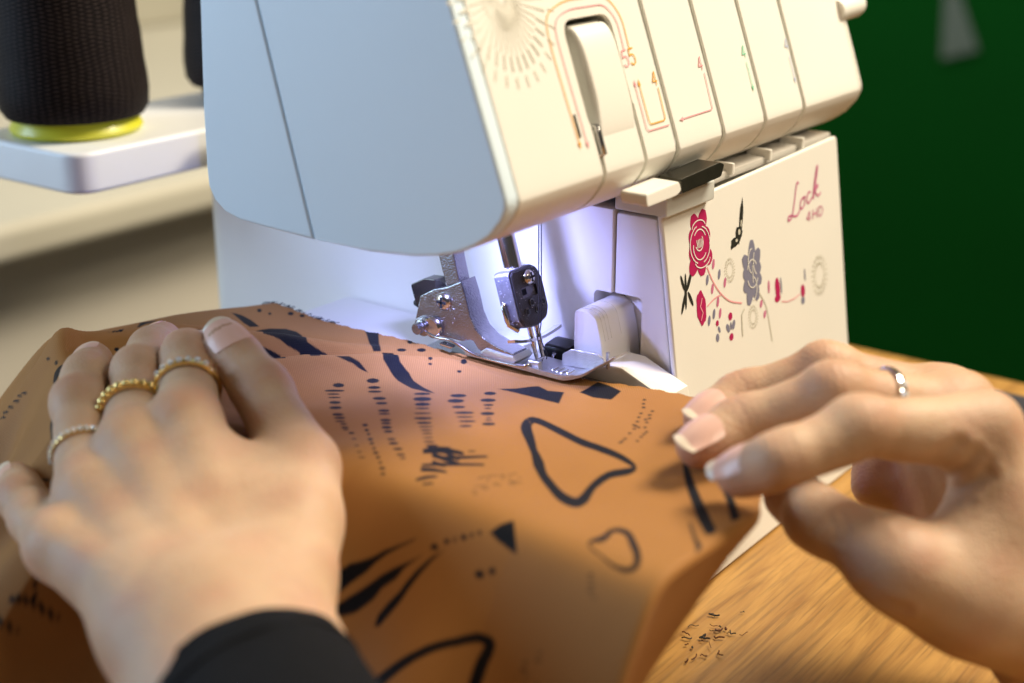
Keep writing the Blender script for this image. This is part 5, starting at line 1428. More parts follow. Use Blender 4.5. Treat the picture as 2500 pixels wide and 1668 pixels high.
    [(-112.6, -101.4), (-112.7, -101.0), (-112.7, -100.1), (-112.6, -99.5), (-112.5, -99.9), (-112.5, -100.8)],
    [(-121.8, -86.7), (-121.9, -86.3), (-121.9, -85.4), (-121.9, -84.8), (-121.8, -85.2), (-121.7, -86.2)],
    [(-122.6, -87.0), (-122.7, -86.6), (-122.7, -85.6), (-122.7, -85.1), (-122.6, -85.5), (-122.5, -86.4)],
    [(-123.3, -88.6), (-123.4, -88.2), (-123.5, -87.2), (-123.4, -86.7), (-123.3, -87.1), (-123.2, -88.0)],
    [(-120.5, -90.1), (-120.6, -89.7), (-120.7, -88.7), (-120.6, -88.2), (-120.5, -88.6), (-120.4, -89.6)],
    [(-121.3, -90.4), (-121.4, -89.9), (-121.5, -89.0), (-121.4, -88.4), (-121.3, -88.8), (-121.3, -89.8)],
    [(-99.0, 120.8), (-99.6, 120.3), (-100.2, 120.0), (-100.6, 120.1), (-100.7, 120.5), (-100.4, 121.0), (-99.9, 121.5), (-99.3, 121.7), (-98.9, 121.7), (-98.8, 121.3)],
    [(-87.4, 113.5), (-87.9, 113.1), (-88.5, 113.1), (-88.8, 113.5), (-88.8, 114.1), (-88.5, 114.8), (-87.9, 115.2), (-87.4, 115.2), (-87.1, 114.8), (-87.0, 114.2)],
    [(-83.0, 109.9), (-83.6, 109.5), (-84.3, 109.5), (-84.7, 109.9), (-84.7, 110.6), (-84.4, 111.3), (-83.8, 111.7), (-83.2, 111.7), (-82.8, 111.2), (-82.7, 110.5)],
    [(-67.3, 99.2), (-68.1, 99.0), (-69.4, 99.5), (-70.5, 100.5), (-71.1, 101.7), (-70.9, 102.6), (-70.0, 102.9), (-68.8, 102.4), (-67.7, 101.3), (-67.1, 100.1)],
    [(-61.7, 99.0), (-62.1, 98.9), (-62.9, 99.4), (-63.6, 100.1), (-64.1, 100.9), (-64.1, 101.3), (-63.6, 101.3), (-62.9, 100.9), (-62.2, 100.1), (-61.7, 99.4)],
    [(-108.1, 119.6), (-108.7, 119.0), (-109.0, 119.1), (-108.8, 120.0), (-108.2, 121.2), (-107.6, 122.2), (-107.1, 122.7), (-106.9, 122.5), (-107.0, 121.7), (-107.4, 120.7)],
    [(-105.7, 127.2), (-105.9, 127.1), (-106.0, 127.7), (-105.8, 128.6), (-105.5, 129.6), (-105.2, 130.2), (-105.0, 130.3), (-104.9, 129.7), (-105.1, 128.7), (-105.4, 127.8)],
    [(-112.6, 132.5), (-112.7, 132.6), (-112.8, 133.5), (-112.7, 134.7), (-112.5, 135.8), (-112.3, 136.4), (-112.1, 136.3), (-112.0, 135.5), (-112.1, 134.3), (-112.4, 133.1)],
    [(-113.1, 135.0), (-113.2, 135.1), (-113.3, 135.8), (-113.2, 136.9), (-113.0, 138.0), (-112.8, 138.6), (-112.6, 138.6), (-112.6, 137.7), (-112.7, 136.6), (-112.8, 135.6)],
    [(-114.3, 134.8), (-114.5, 135.0), (-114.6, 135.9), (-114.5, 137.2), (-114.4, 138.5), (-114.1, 139.3), (-113.9, 139.1), (-113.9, 138.1), (-113.9, 136.7), (-114.1, 135.5)],
    [(-115.7, 136.7), (-115.9, 136.8), (-116.0, 137.6), (-115.9, 138.9), (-115.8, 140.1), (-103.4, 159.9), (-103.3, 159.5), (-115.3, 139.7), (-115.4, 138.3), (-115.6, 137.2)],
    [(-116.9, 138.1), (-117.1, 138.2), (-117.2, 139.1), (-117.1, 140.4), (-104.1, 162.0), (-103.7, 162.9), (-103.6, 162.5), (-103.9, 161.0), (-116.6, 139.8), (-116.8, 138.6)],
    [(-118.2, 138.3), (-118.3, 138.4), (-118.5, 139.2), (-118.4, 140.3), (-105.1, 162.4), (-104.8, 163.2), (-104.7, 162.9), (-105.0, 161.5), (-117.9, 139.8), (-118.1, 138.8)],
    [(-84.3, 122.8), (-79.7, 120.9), (-59.5, 136.4), (-54.7, 131.9), (-62.2, 133.1), (-81.0, 119.3)],
    [(-117.6, 108.4), (-116.7, 109.0), (-115.4, 110.1), (-114.3, 110.7), (-113.5, 110.9), (-112.8, 110.9), (-112.5, 110.7), (-112.4, 110.4), (-112.4, 109.7), (-112.4, 109.1), (-112.7, 108.2), (-113.3, 106.6), (-113.8, 105.4), (-111.6, 106.3), (-110.9, 107.5), (-109.9, 109.5), (-109.0, 111.5), (-109.0, 113.1), (-109.1, 114.5), (-109.6, 115.7), (-110.4, 116.2), (-111.3, 116.2), (-112.4, 115.8), (-114.0, 114.2), (-115.7, 112.3), (-116.8, 110.8)],
    [(-124.2, 101.0), (-124.1, 100.7), (-123.8, 100.5), (-123.8, 99.9), (-124.0, 98.6), (-124.2, 96.6), (-124.1, 95.3), (-122.2, 98.1), (-122.2, 99.4), (-122.0, 101.7), (-121.8, 103.9), (-122.2, 104.5), (-122.9, 104.0), (-123.4, 103.4)],
    [(-138.0, 82.8), (-137.2, 83.8), (-135.9, 85.4), (-134.1, 87.9), (-132.6, 89.9), (-131.2, 91.6), (-130.3, 92.7), (-129.5, 95.3), (-130.2, 94.6), (-131.5, 93.3), (-132.9, 91.7), (-134.8, 88.9), (-137.2, 85.4), (-138.1, 84.0)],
    [(-149.7, 74.8), (-149.5, 73.8), (-149.3, 72.4), (-149.2, 71.3), (-148.4, 72.0), (-148.6, 73.0), (-148.9, 74.4), (-149.1, 75.4)],
    [(-179.9, 51.3), (-179.4, 50.7), (-178.7, 49.8), (-177.9, 49.2), (-177.2, 48.4), (-176.4, 47.5), (-175.6, 46.5), (-175.0, 45.4), (-174.3, 44.2), (-173.7, 43.1), (-173.1, 42.1), (-172.5, 41.2), (-172.1, 40.6), (-171.3, 40.5), (-171.6, 41.1), (-172.1, 42.0), (-172.6, 43.0), (-173.2, 44.1), (-173.8, 45.3), (-174.5, 46.6), (-175.3, 47.7), (-176.2, 48.8), (-177.1, 49.8), (-177.9, 51.0), (-178.8, 52.0), (-179.3, 52.6)],
    [(-184.3, 52.6), (-184.1, 51.4), (-183.7, 49.8), (-183.1, 48.8), (-182.6, 47.9), (-182.1, 47.0), (-181.8, 46.4), (-181.0, 46.3), (-181.3, 46.9), (-181.7, 47.8), (-182.1, 48.7), (-182.8, 49.8), (-183.3, 51.5), (-183.6, 52.7)],
    [(-172.4, 47.9), (-172.7, 47.7), (-173.1, 47.8), (-173.4, 48.1), (-173.5, 48.4), (-173.4, 48.8), (-173.0, 48.9), (-172.6, 48.9), (-172.3, 48.6), (-172.2, 48.2)],
    [(-173.5, 46.6), (-173.8, 46.5), (-174.2, 46.5), (-174.5, 46.8), (-174.6, 47.2), (-174.5, 47.4), (-174.2, 47.6), (-173.8, 47.5), (-173.5, 47.2), (-173.4, 46.9)]]
_PL = [
]
PRINT_POLYS = [[(a / 1000, b / 1000) for a, b in p] for p in _PP]
PRINT_LINES = [([(a / 1000, b / 1000) for a, b in p], [w / 1000 for w in ws]) for p, ws in _PL]


def print_mask(x, y):
    soft = 0.00035
    p = np.zeros(x.shape)
    for poly in PRINT_POLYS:
        xs = [q[0] for q in poly]
        ys = [q[1] for q in poly]
        m = (x > min(xs) - .002) & (x < max(xs) + .002) & (y > min(ys) - .002) & (y < max(ys) + .002)
        if not m.any():
            continue
        xx, yy = x[m], y[m]
        ins = in_poly(xx, yy, poly)
        d = np.full(xx.shape, 1.0)
        for i in range(len(poly)):
            d = np.minimum(d, seg_dist(xx, yy, poly[i], poly[(i + 1) % len(poly)])[0])
        sd = np.where(ins, d, -d)
        p[m] = np.maximum(p[m], np.clip(0.5 + sd / soft, 0, 1))
    for pts, ws in PRINT_LINES:
        for i in range(len(pts) - 1):
            (x0, y0), (x1, y1) = pts[i], pts[i + 1]
            w = max(ws[i], ws[i + 1])
            m = (x > min(x0, x1) - w - .001) & (x < max(x0, x1) + w + .001) & (y > min(y0, y1) - w - .001) & (y < max(y0, y1) + w + .001)
            if not m.any():
                continue
            d, t = seg_dist(x[m], y[m], (x0, y0), (x1, y1))
            sd = (ws[i] + (ws[i + 1] - ws[i]) * t) / 2 - d
            p[m] = np.maximum(p[m], np.clip(0.5 + sd / soft, 0, 1))
    return p


def build_fabric():
    gx = np.concatenate([np.arange(-0.33, -0.16, 0.0012), np.arange(-0.16, 0.0035, 0.00045)])
    gy = np.concatenate([np.arange(-0.200, -0.135, 0.0010), np.arange(-0.135, 0.120, 0.00045), np.arange(0.120, 0.191, 0.0009)])
    X, Y = np.meshgrid(gx, gy)
    jx = X + 0.0004 * np.sin(Y * 900) * (X > -0.02)
    keep = in_poly(jx, Y, EDGE)
    # beyond the hem line the fabric turns over and hangs, swinging back a little under the bed
    hl = hem_line(X)
    s = np.maximum(hl - Y, 0)
    Y0 = np.maximum(Y, hl)
    Z = cloth_z(X, Y0, False)
    r_ = 0.0022
    th = np.minimum(s / r_, 1.85)
    rest = np.maximum(s - 1.85 * r_, 0)
    P0 = (X, Y)
    Yh = Y0 - r_ * np.sin(th) - rest * math.cos(1.85)
    Z = Z - r_ * (1 - np.cos(th)) - rest * math.sin(1.85)
    X = X - rest * 0.10
    ny, nx = X.shape
    idx = np.arange(ny * nx).reshape(ny, nx)
    q = keep[:-1, :-1] & keep[1:, :-1] & keep[:-1, 1:] & keep[1:, 1:]
    F = np.stack([idx[:-1, :-1][q], idx[:-1, 1:][q], idx[1:, 1:][q], idx[1:, :-1][q]], 1)
    used = np.unique(F)
    remap = np.full(ny * nx, -1)
    remap[used] = np.arange(len(used))
    F = remap[F]
    V = np.stack([X.ravel()[used], Yh.ravel()[used], Z.ravel()[used]], 1)
    F0 = np.stack([P0[0].ravel()[used], P0[1].ravel()[used]], 1)
    me = bpy.data.meshes.new('printed_fabric')
    me.vertices.add(len(V))
    me.vertices.foreach_set('co', V.ravel())
    me.loops.add(F.size)
    me.loops.foreach_set('vertex_index', F.ravel().astype(np.int32))
    me.polygons.add(len(F))
    me.polygons.foreach_set('loop_start', np.arange(0, F.size, 4, dtype=np.int32))
    me.polygons.foreach_set('loop_total', np.full(len(F), 4, np.int32))
    me.update(calc_edges=True)
    at = me.attributes.new('print', 'FLOAT', 'POINT')
    at.data.foreach_set('value', print_mask(F0[:, 0], F0[:, 1]).astype(np.float32))
    uv = me.uv_layers.new(name='UVMap')
    # cloth coordinates: follow the drop so the weave does not stretch
    uu = np.stack([F0[:, 0], F0[:, 1] + V[:, 2] * 0.4], 1)[F.ravel()]
    uv.data.foreach_set('uv', uu.ravel().astype(np.float32))
    o = from_me('printed_fabric', me, M['fabric'], None, 180)
    return tag(o, 'copper brown fabric with black abstract print fed under the presser foot', 'fabric')


fabric = build_fabric()
# frayed and overlocked thread ends along the sewn edge behind the foot
fbm = bmesh.new()
for k in range(70):
    y = float(rng.uniform(0.080, 0.128))
    x = float(np.interp(y, [0.036, 0.07, 0.10, 0.126], [-0.0110, -0.0140, -0.0148, -0.0165]))
    p = np.array([x, y, float(cloth_z(np.array([x]), np.array([y]))[0]) + 0.0003])
    a = p + np.array([-0.0012, rng.normal(0, 0.0006), 0.0001])
    b = p + np.array([rng.uniform(0.0001, 0.0009), rng.normal(0, 0.0008), rng.uniform(-0.0004, 0.0005)])
    tube_bm([tuple(a), tuple((a + b) / 2 + np.array([0, 0, 0.0002])), tuple(b)], 0.00013, 4, bm=fbm)
tag(from_bm('edge_stitching', fbm, M['thread_black'], fabric, 0), kind='stuff')

# ------------------------------------------------------------------ hands
def cone_sd(P, a, b, ra, rb):
    ab = b - a
    L = float(ab @ ab)
    t = np.clip(((P - a) @ ab) / L, 0, 1)
    return np.linalg.norm(P - a - t[..., None] * ab, axis=-1) - (ra + (rb - ra) * t)


def smin(a, b, k):
    h = np.clip(0.5 + 0.5 * (b - a) / k, 0, 1)
    return b + (a - b) * h - k * h * (1 - h)


class Field:
    def __init__(self, lo, hi, h):
        self.h = h
        self.lo = np.array(lo, float)
        self.n = np.ceil((np.array(hi) - self.lo) / h).astype(int) + 1

    def blank(self):
        return np.full(self.n, 0.05, np.float32)

    def add(self, D, a, b, ra, rb, k):
        a, b = np.array(a, float), np.array(b, float)
        r = max(ra, rb) + k + 0.006
        i0 = np.clip(((np.minimum(a, b) - r - self.lo) / self.h).astype(int), 0, self.n)
        i1 = np.clip(((np.maximum(a, b) + r - self.lo) / self.h).astype(int) + 2, 0, self.n)
        ax = [self.lo[q] + self.h * np.arange(i0[q], i1[q]) for q in range(3)]
        G = np.stack(np.meshgrid(*ax, indexing='ij'), -1)
        d = cone_sd(G, a, b, ra, rb)
        s = tuple(slice(i0[q], i1[q]) for q in range(3))
        D[s] = smin(D[s], d, k)


def surface_nets(D, lo, h):
    S = D < 0
    nx, ny, nz = D.shape
    c = np.zeros((nx - 1, ny - 1, nz - 1), np.uint8)
    for dx in (0, 1):
        for dy in (0, 1):
            for dz in (0, 1):
                c += S[dx:nx - 1 + dx, dy:ny - 1 + dy, dz:nz - 1 + dz]
    act = (c > 0) & (c < 8)
    I = np.argwhere(act)
    vid = np.full(act.shape, -1, np.int64)
    vid[act] = np.arange(len(I))
    acc = np.zeros((len(I), 3))
    cnt = np.zeros(len(I))
    cor = np.array([(a, b, q) for a in (0, 1) for b in (0, 1) for q in (0, 1)])
    val = [D[I[:, 0] + k[0], I[:, 1] + k[1], I[:, 2] + k[2]] for k in cor]
    for i in range(8):
        for j in range(i + 1, 8):
            if np.abs(cor[i] - cor[j]).sum() != 1:
                continue
            m = (val[i] < 0) != (val[j] < 0)
            t = val[i][m] / (val[i][m] - val[j][m])
            acc[m] += cor[i] + t[:, None] * (cor[j] - cor[i])
            cnt[m] += 1
    V = lo + h * (I + acc / cnt[:, None])
    Q = []
    for ax in range(3):
        o1, o2 = (ax + 1) % 3, (ax + 2) % 3
        sl0 = [slice(1, None)] * 3
        sl0[ax] = slice(0, -1)
        sl1 = list(sl0)
        sl1[ax] = slice(1, None)
        A, B = S[tuple(sl0)], S[tuple(sl1)]
        for flip in (False, True):
            E = np.argwhere((A & ~B) if not flip else (~A & B))
            for q in range(3):
                if q != ax:
                    E[:, q] += 1
            ok = np.all(E < np.array(act.shape), 1)
            E = E[ok]
            e1 = np.zeros(3, int)
            e1[o1] = 1
            e2 = np.zeros(3, int)
            e2[o2] = 1
            q4 = [vid[tuple((E - w).T)] for w in (e1 * 0, e1, e1 + e2, e2)]
            q4 = np.stack(q4 if not flip else q4[::-1], 1)
            Q.append(q4[(q4 >= 0).all(1)])
    return V, np.concatenate(Q)


def relax(V, F, it=4, lam=0.5):
    n = len(V)
    e = np.concatenate([F[:, [0, 1]], F[:, [1, 2]], F[:, [2, 3]], F[:, [3, 0]]])
    for k in range(it):
        for l in (lam, -lam * 1.04):
            s = np.zeros((n, 3))
            q = np.zeros(n)
            for a, b in ((0, 1), (1, 0)):
                for ax in range(3):
                    s[:, ax] += np.bincount(e[:, a], V[e[:, b], ax], n)
                q += np.bincount(e[:, a], minlength=n)
            V = V + l * (s / q[:, None] - V)
    return V


def vnormals(V, F):
    n = np.cross(V[F[:, 2]] - V[F[:, 0]], V[F[:, 3]] - V[F[:, 1]])
    N = np.zeros_like(V)
    for k in range(4):
        for ax in range(3):
            N[:, ax] += np.bincount(F[:, k], n[:, ax], len(V))
    return N / (np.linalg.norm(N, axis=1, keepdims=True) + 1e-12)


def unit(v):
    v = np.array(v, float)
    return v / np.linalg.norm(v)


def build_hand(root, spec, h=0.0008):
    """one continuous skin surface grown round the bones in spec"""
    fingers, palm = spec['fingers'], spec['palm']
    allp = [p for ch in fingers.values() for p in ch['pts']] + [q for pr_ in palm for q in pr_[:2]]
    lo = np.min(allp, 0) - 0.030
    hi = np.max(allp, 0) + 0.030
    fld = Field(lo, hi, h)
    DP = fld.blank()
    for a, b, ra, rb in palm:
        fld.add(DP, a, b, ra, rb, spec['k_palm'])
    for a, b, ra, rb in spec.get('tendons', []):
        fld.add(DP, a, b, ra, rb, 0.006)
    tot = DP.copy()
    for nm, ch in fingers.items():
        D = fld.blank()
        P = [np.array(p, float) for p in ch['pts']]
        R = ch['r']
        dn = ch['dorsal']
        for i in range(len(P) - 1):
            fld.add(D, P[i], P[i + 1], R[i], R[i + 1], 0.0035)
        # fuller belly of each phalanx, knuckle bump on the back, soft pad at the tip
        for i in range(len(P) - 1):
            ax = unit(P[i + 1] - P[i])
            dd = unit(np.array(dn[i]) - ax * (np.array(dn[i]) @ ax))
            mid = P[i] * 0.5 + P[i + 1] * 0.5 - dd * R[i] * 0.16
            L = np.linalg.norm(P[i + 1] - P[i])
            fld.add(D, mid - ax * L * 0.2, mid + ax * L * 0.2, R[i] * 0.93, R[i + 1] * 0.95, 0.004)
            if i < len(P) - 2:
                kp = P[i + 1] + dd * R[i + 1] * 0.16
                fld.add(D, kp - ax * 0.002, kp + ax * 0.002, R[i + 1] * 0.97, R[i + 1] * 0.97, 0.004)
        if ch.get('knuckle', True):
            ax = unit(P[1] - P[0])
            dd = unit(np.array(dn[0]) - ax * (np.array(dn[0]) @ ax))
            fld.add(D, P[0] + dd * R[0] * 0.30 - ax * 0.002, P[0] + dd * R[0] * 0.26 + ax * 0.004, R[0] * 0.82, R[0] * 0.80, 0.004)
        ax = unit(P[-1] - P[-2])
        dd = unit(np.array(dn[-1]) - ax * (np.array(dn[-1]) @ ax))
        pad = P[-1] - dd * R[-1] * 0.18 - ax * 0.003
        fld.add(D, pad - ax * 0.003, pad + ax * 0.002, R[-1] * 0.98, R[-1] * 0.9, 0.004)
        tot = np.minimum(tot, smin(DP, D, ch.get('k', 0.008)))
    V, F = surface_nets(tot, lo, h)
    V = relax(V, F, 5)
    N = vnormals(V, F)
    red = np.zeros(len(V))
    disp = np.zeros(len(V))
    wob = 0.0004 * np.sin(V @ np.array([900.0, 700.0, 1100.0]))
    for nm, ch in fingers.items():
        P = [np.array(p, float) for p in ch['pts']]
        R = ch['r']
        for i in range(1, len(P) - 1):
            ax = unit(unit(P[i + 1] - P[i]) + unit(P[i] - P[i - 1]))
            dd = np.array(ch['dorsal'][i], float)
            dd = unit(dd - ax * (dd @ ax))
            q = V - P[i]
            s = q @ ax + wob
            rr = np.linalg.norm(q, axis=1)
            near = np.clip(1.7 - rr / R[i], 0, 1)
            dors = np.clip((N @ dd) * 1.4 - 0.15, 0, 1)
            palmar = np.clip(-(N @ dd) * 1.4 - 0.2, 0, 1)
            for o_, w_, a_ in ((-0.0042, 0.0008, 0.30), (-0.0020, 0.0007, 0.42), (0.0003, 0.0008, 0.5), (0.0026, 0.0007, 0.38), (0.0045, 0.0008, 0.25)):
                disp -= near * dors * a_ * 0.00085 * np.exp(-((s - o_) / w_) ** 2)
            disp -= near * palmar * 0.0007 * np.exp(-(s / 0.0009) ** 2)
            red = np.maximum(red, near * dors * 0.42 * np.exp(-(s / 0.007) ** 2))
        q = np.linalg.norm(V - P[-1], axis=1)
        red = np.maximum(red, 0.42 * np.clip(1.6 - q / R[-1] * 0.75, 0, 1))
        qm = np.linalg.norm(V - P[0], axis=1)
        red = np.maximum(red, 1.3 * spec.get('knuckle_red', 0.3) * np.clip(1.5 - qm / R[0], 0, 1))
    for pts, vd, dep_, wd in spec.get('creases', []):          # skin folds: polyline, the way it faces, depth, width
        vd = unit(vd)
        face = np.clip((N @ vd) * 2.0, 0, 1)
        best = np.full(len(V), 1.0)
        for p0, p1 in zip(pts, pts[1:]):
            p0, p1 = np.array(p0, float), np.array(p1, float)
            q0, q1 = p0 - vd * (p0 @ vd), p1 - vd * (p1 @ vd)
            Q = V - (V @ vd)[:, None] * vd
            e = q1 - q0
            t = np.clip(((Q - q0) @ e) / (e @ e), 0, 1)
            d2 = np.linalg.norm(Q - q0 - t[:, None] * e, axis=1)
            dd_ = (V - (p0 + p1) / 2) @ vd
            best = np.minimum(best, np.where(np.abs(dd_) < 0.016, d2, 1.0))
        disp += face * dep_ * (-np.exp(-(best / wd) ** 2) + 0.45 * np.exp(-((best - 2.2 * wd) / wd) ** 2))
    V = V + N * disp[:, None]
    me = bpy.data.meshes.new('skin')
    me.vertices.add(len(V))
    me.vertices.foreach_set('co', V.ravel())
    me.loops.add(F.size)
    me.loops.foreach_set('vertex_index', F.ravel().astype(np.int32))
    me.polygons.add(len(F))
    me.polygons.foreach_set('loop_start', np.arange(0, F.size, 4, dtype=np.int32))
    me.polygons.foreach_set('loop_total', np.full(len(F), 4, np.int32))
    me.update(calc_edges=True)
    red = np.clip(red + 0.10 * np.clip(np.sin(V @ np.array([210.0, 160.0, 240.0])) + np.sin(V @ np.array([-130.0, 260.0, 90.0])), 0, 2), 0, 1)
    at = me.attributes.new('red', 'FLOAT', 'POINT')
    at.data.foreach_set('value', red.astype(np.float32))
    skin = from_me('skin', me, M['skin'], root, 180)
    # fingernails
    for nm, ch in fingers.items():
        if ch.get('nail') is None:
            continue
        build_nail(root, ch, V, N)
    return skin


def build_nail(root, ch, V, N):
    P = [np.array(p, float) for p in ch['pts']]
    ax = unit(P[-1] - P[-2])
    dd = np.array(ch['nail_dir'] if 'nail_dir' in ch else ch['dorsal'][-1], float)
    dd = unit(dd - ax * (dd @ ax))
    sd = np.cross(ax, dd)
    r = ch['r'][-1]
    ln, wd, free = ch['nail']                       # length on the bed, half width, free edge
    start = P[-1] - ax * (ln - r * 0.78)
    nu, nv = 9, 11

    def surf(a, b, lift):
        """a: metres along the nail, b: -1..1 across; sits on the skin found below it"""
        w = wd * (1 - 0.10 * max(0.0, (a - ln) / max(free, 1e-6)) ** 2)
        if a < 0.3 * ln:
            w *= 0.80 + 0.20 * math.sin(0.5 * math.pi * a / (0.3 * ln))
        th = b * w / (r * 0.98)
        base = start + ax * min(a, ln)
        o_ = base + (dd * math.cos(th) + sd * math.sin(th)) * r * 0.4
        dirv = dd * math.cos(th) + sd * math.sin(th)
        q = V - base
        t = q @ dirv
        m = (np.linalg.norm(q - t[:, None] * dirv, axis=1) < 0.0012) & (t > 0)
        rad = float(np.median(t[m])) if m.any() else r
        rad = min(max(rad, r * 0.80), r * 1.15)
        p = base + dirv * (rad + lift)
        if a > ln:
            p = p + ax * (a - ln) - dd * 0.10 * (a - ln)
        return p

    def patch(a0, a1, name, mat, tip_round, lift):
        top, bot = [], []
        for i in range(nu):
            for j in range(nv):
                b = -1 + 2 * j / (nv - 1)
                a = a0 + (a1 - a0) * i / (nu - 1)
                a = a - tip_round * (b ** 2) * (i / (nu - 1)) + (0.0012 * (1 - b * b) * -1 + 0.0012) * (1 - i / (nu - 1)) * (1 if a0 == 0 else 0)
                top.append(surf(a, b, lift))
                bot.append(surf(a, b, lift - 0.0010))
        # smooth the rows so the plate is even
        T = np.array(top).reshape(nu, nv, 3)
        B = np.array(bot).reshape(nu, nv, 3)
        for A in (T, B):
            for _ in range(3):
                A[1:-1] = 0.5 * A[1:-1] + 0.25 * (A[:-2] + A[2:])
                A[:, 1:-1] = 0.5 * A[:, 1:-1] + 0.25 * (A[:, :-2] + A[:, 2:])
        VV = np.concatenate([T.reshape(-1, 3), B.reshape(-1, 3)])
        k = nu * nv
        FF = []
        for i in range(nu - 1):
            for j in range(nv - 1):
                q = i * nv + j
                FF.append((q, q + 1, q + nv + 1, q + nv))
                FF.append((k + q, k + q + nv, k + q + nv + 1, k + q + 1))
        ring = [j for j in range(nv)] + [i * nv + nv - 1 for i in range(1, nu)] + [(nu - 1) * nv + j for j in range(nv - 2, -1, -1)] + [i * nv for i in range(nu - 2, 0, -1)]
        for a_, b_ in zip(ring, ring[1:] + ring[:1]):
            FF.append((a_, k + a_, k + b_, b_))
        bm = bmesh.new()
        vs = [bm.verts.new(p) for p in VV]
        for f_ in FF:
            bm.faces.new([vs[t] for t in f_])
        return from_bm(name, bm, mat, None, 60)

    n1 = patch(0.0, ln, 'nail', M['nail'], 0.0, 0.00040)
    n1.parent = root
    n1.matrix_parent_inverse = Matrix.Translation(-Vector(root.location))
    if free > 0:
        n2 = patch(ln - 0.0004, ln + free, 'free_edge', M['nail_edge'], min(0.0016, free * 0.7), 0.00042)
        n2.parent = n1


def ring_band(name, c, axis, r, w, t, mat, label, stones=0, stone_mat=None, up=None, beads=False, arc=1.0, sr=0.0011):
    """finger ring: band round the finger, optional row of stones or beads on its upper side"""
    c = Vector(c)
    ax = Vector(axis).normalized()
    u = Vector(up)
    u = (u - ax * u.dot(ax)).normalized()
    s = ax.cross(u)
    root_ = empty(name, c, label, 'ring')
    n = 64
    sec = [(0, -w / 2), (t * 0.8, -w * 0.42), (t, -w * 0.15), (t, w * 0.15), (t * 0.8, w * 0.42), (0, w / 2)]
    bm = bmesh.new()
    rings = []
    for k in range(n):
        a = 2 * math.pi * k / n
        d = u * math.cos(a) + s * math.sin(a)
        wav = 1.0
        rings.append([bm.verts.new(c + d * (r + q[0]) + ax * q[1] * wav) for q in sec])
    m = len(sec)
    for k in range(n):
        A, B = rings[k], rings[(k + 1) % n]
        for i in range(m):
            bm.faces.new((A[i], A[(i + 1) % m], B[(i + 1) % m], B[i]))
    from_bm('band', bm, mat, root_, 40)
    for k in range(stones):
        a = (k - (stones - 1) / 2) * arc
        d = u * math.cos(a) + s * math.sin(a)
        x, y, z = frame_of(d)
        bm = bmesh.new()
        if beads:
            bmesh.ops.create_icosphere(bm, subdivisions=2, radius=sr)
            sm = 180
        else:
            bmesh.ops.create_cone(bm, cap_ends=True, segments=8, radius1=sr, radius2=sr * 0.6, depth=sr * 0.9)
            sm = 0
        mtx = Matrix((x, y, z)).transposed().to_4x4()
        mtx.translation = c + d * (r + t + (0.0 if beads else sr * 0.2))
        bm.transform(mtx)
        from_bm('bead' if beads else 'stone', bm, stone_mat, root_, sm)
    return root_


def along(a, b, t):
    return tuple(np.array(a) * (1 - t) + np.array(b) * t)


# ---- hand pressing the fabric down (its fingers lie over the left edge of the bed)
LI = [(-0.1280, 0.0315, 0.0140), (-0.1014, 0.0610, 0.0195), (-0.0848, 0.0739, 0.0128), (-0.0743, 0.0824, 0.0100)]
LM = [(-0.1415, 0.0400, 0.0085), (-0.1123, 0.0723, 0.0150), (-0.0935, 0.0885, 0.0135), (-0.0807, 0.0984, 0.0120)]
LR = [(-0.1565, 0.0415, -0.0010), (-0.1336, 0.0749, 0.0110), (-0.1189, 0.0899, 0.0118), (-0.1071, 0.1019, 0.0115)]
LP = [(-0.1735, 0.0330, -0.0080), (-0.1645, 0.0565, -0.0100), (-0.1592, 0.0705, -0.0096), (-0.1525, 0.0838, -0.0100)]
LT = [(-0.1462, -0.0255, -0.0075), (-0.1130, 0.0011, 0.0038), (-0.0995, 0.0293, 0.0143), (-0.0943, 0.0504, 0.0244)]
LB = [(-0.1565, -0.0251, -0.0121), (-0.1671, -0.0239, -0.0101), (-0.1739, -0.0184, -0.0101), (-0.1773, -0.0091, -0.0115)]
LA = [(-0.1704, -0.0255, -0.0142), (-0.1818, -0.0482, -0.0183), (-0.1957, -0.0760, -0.0240)]
UPL = (-0.45, -0.25, 1.0)
UL = np.array(unit(UPL))
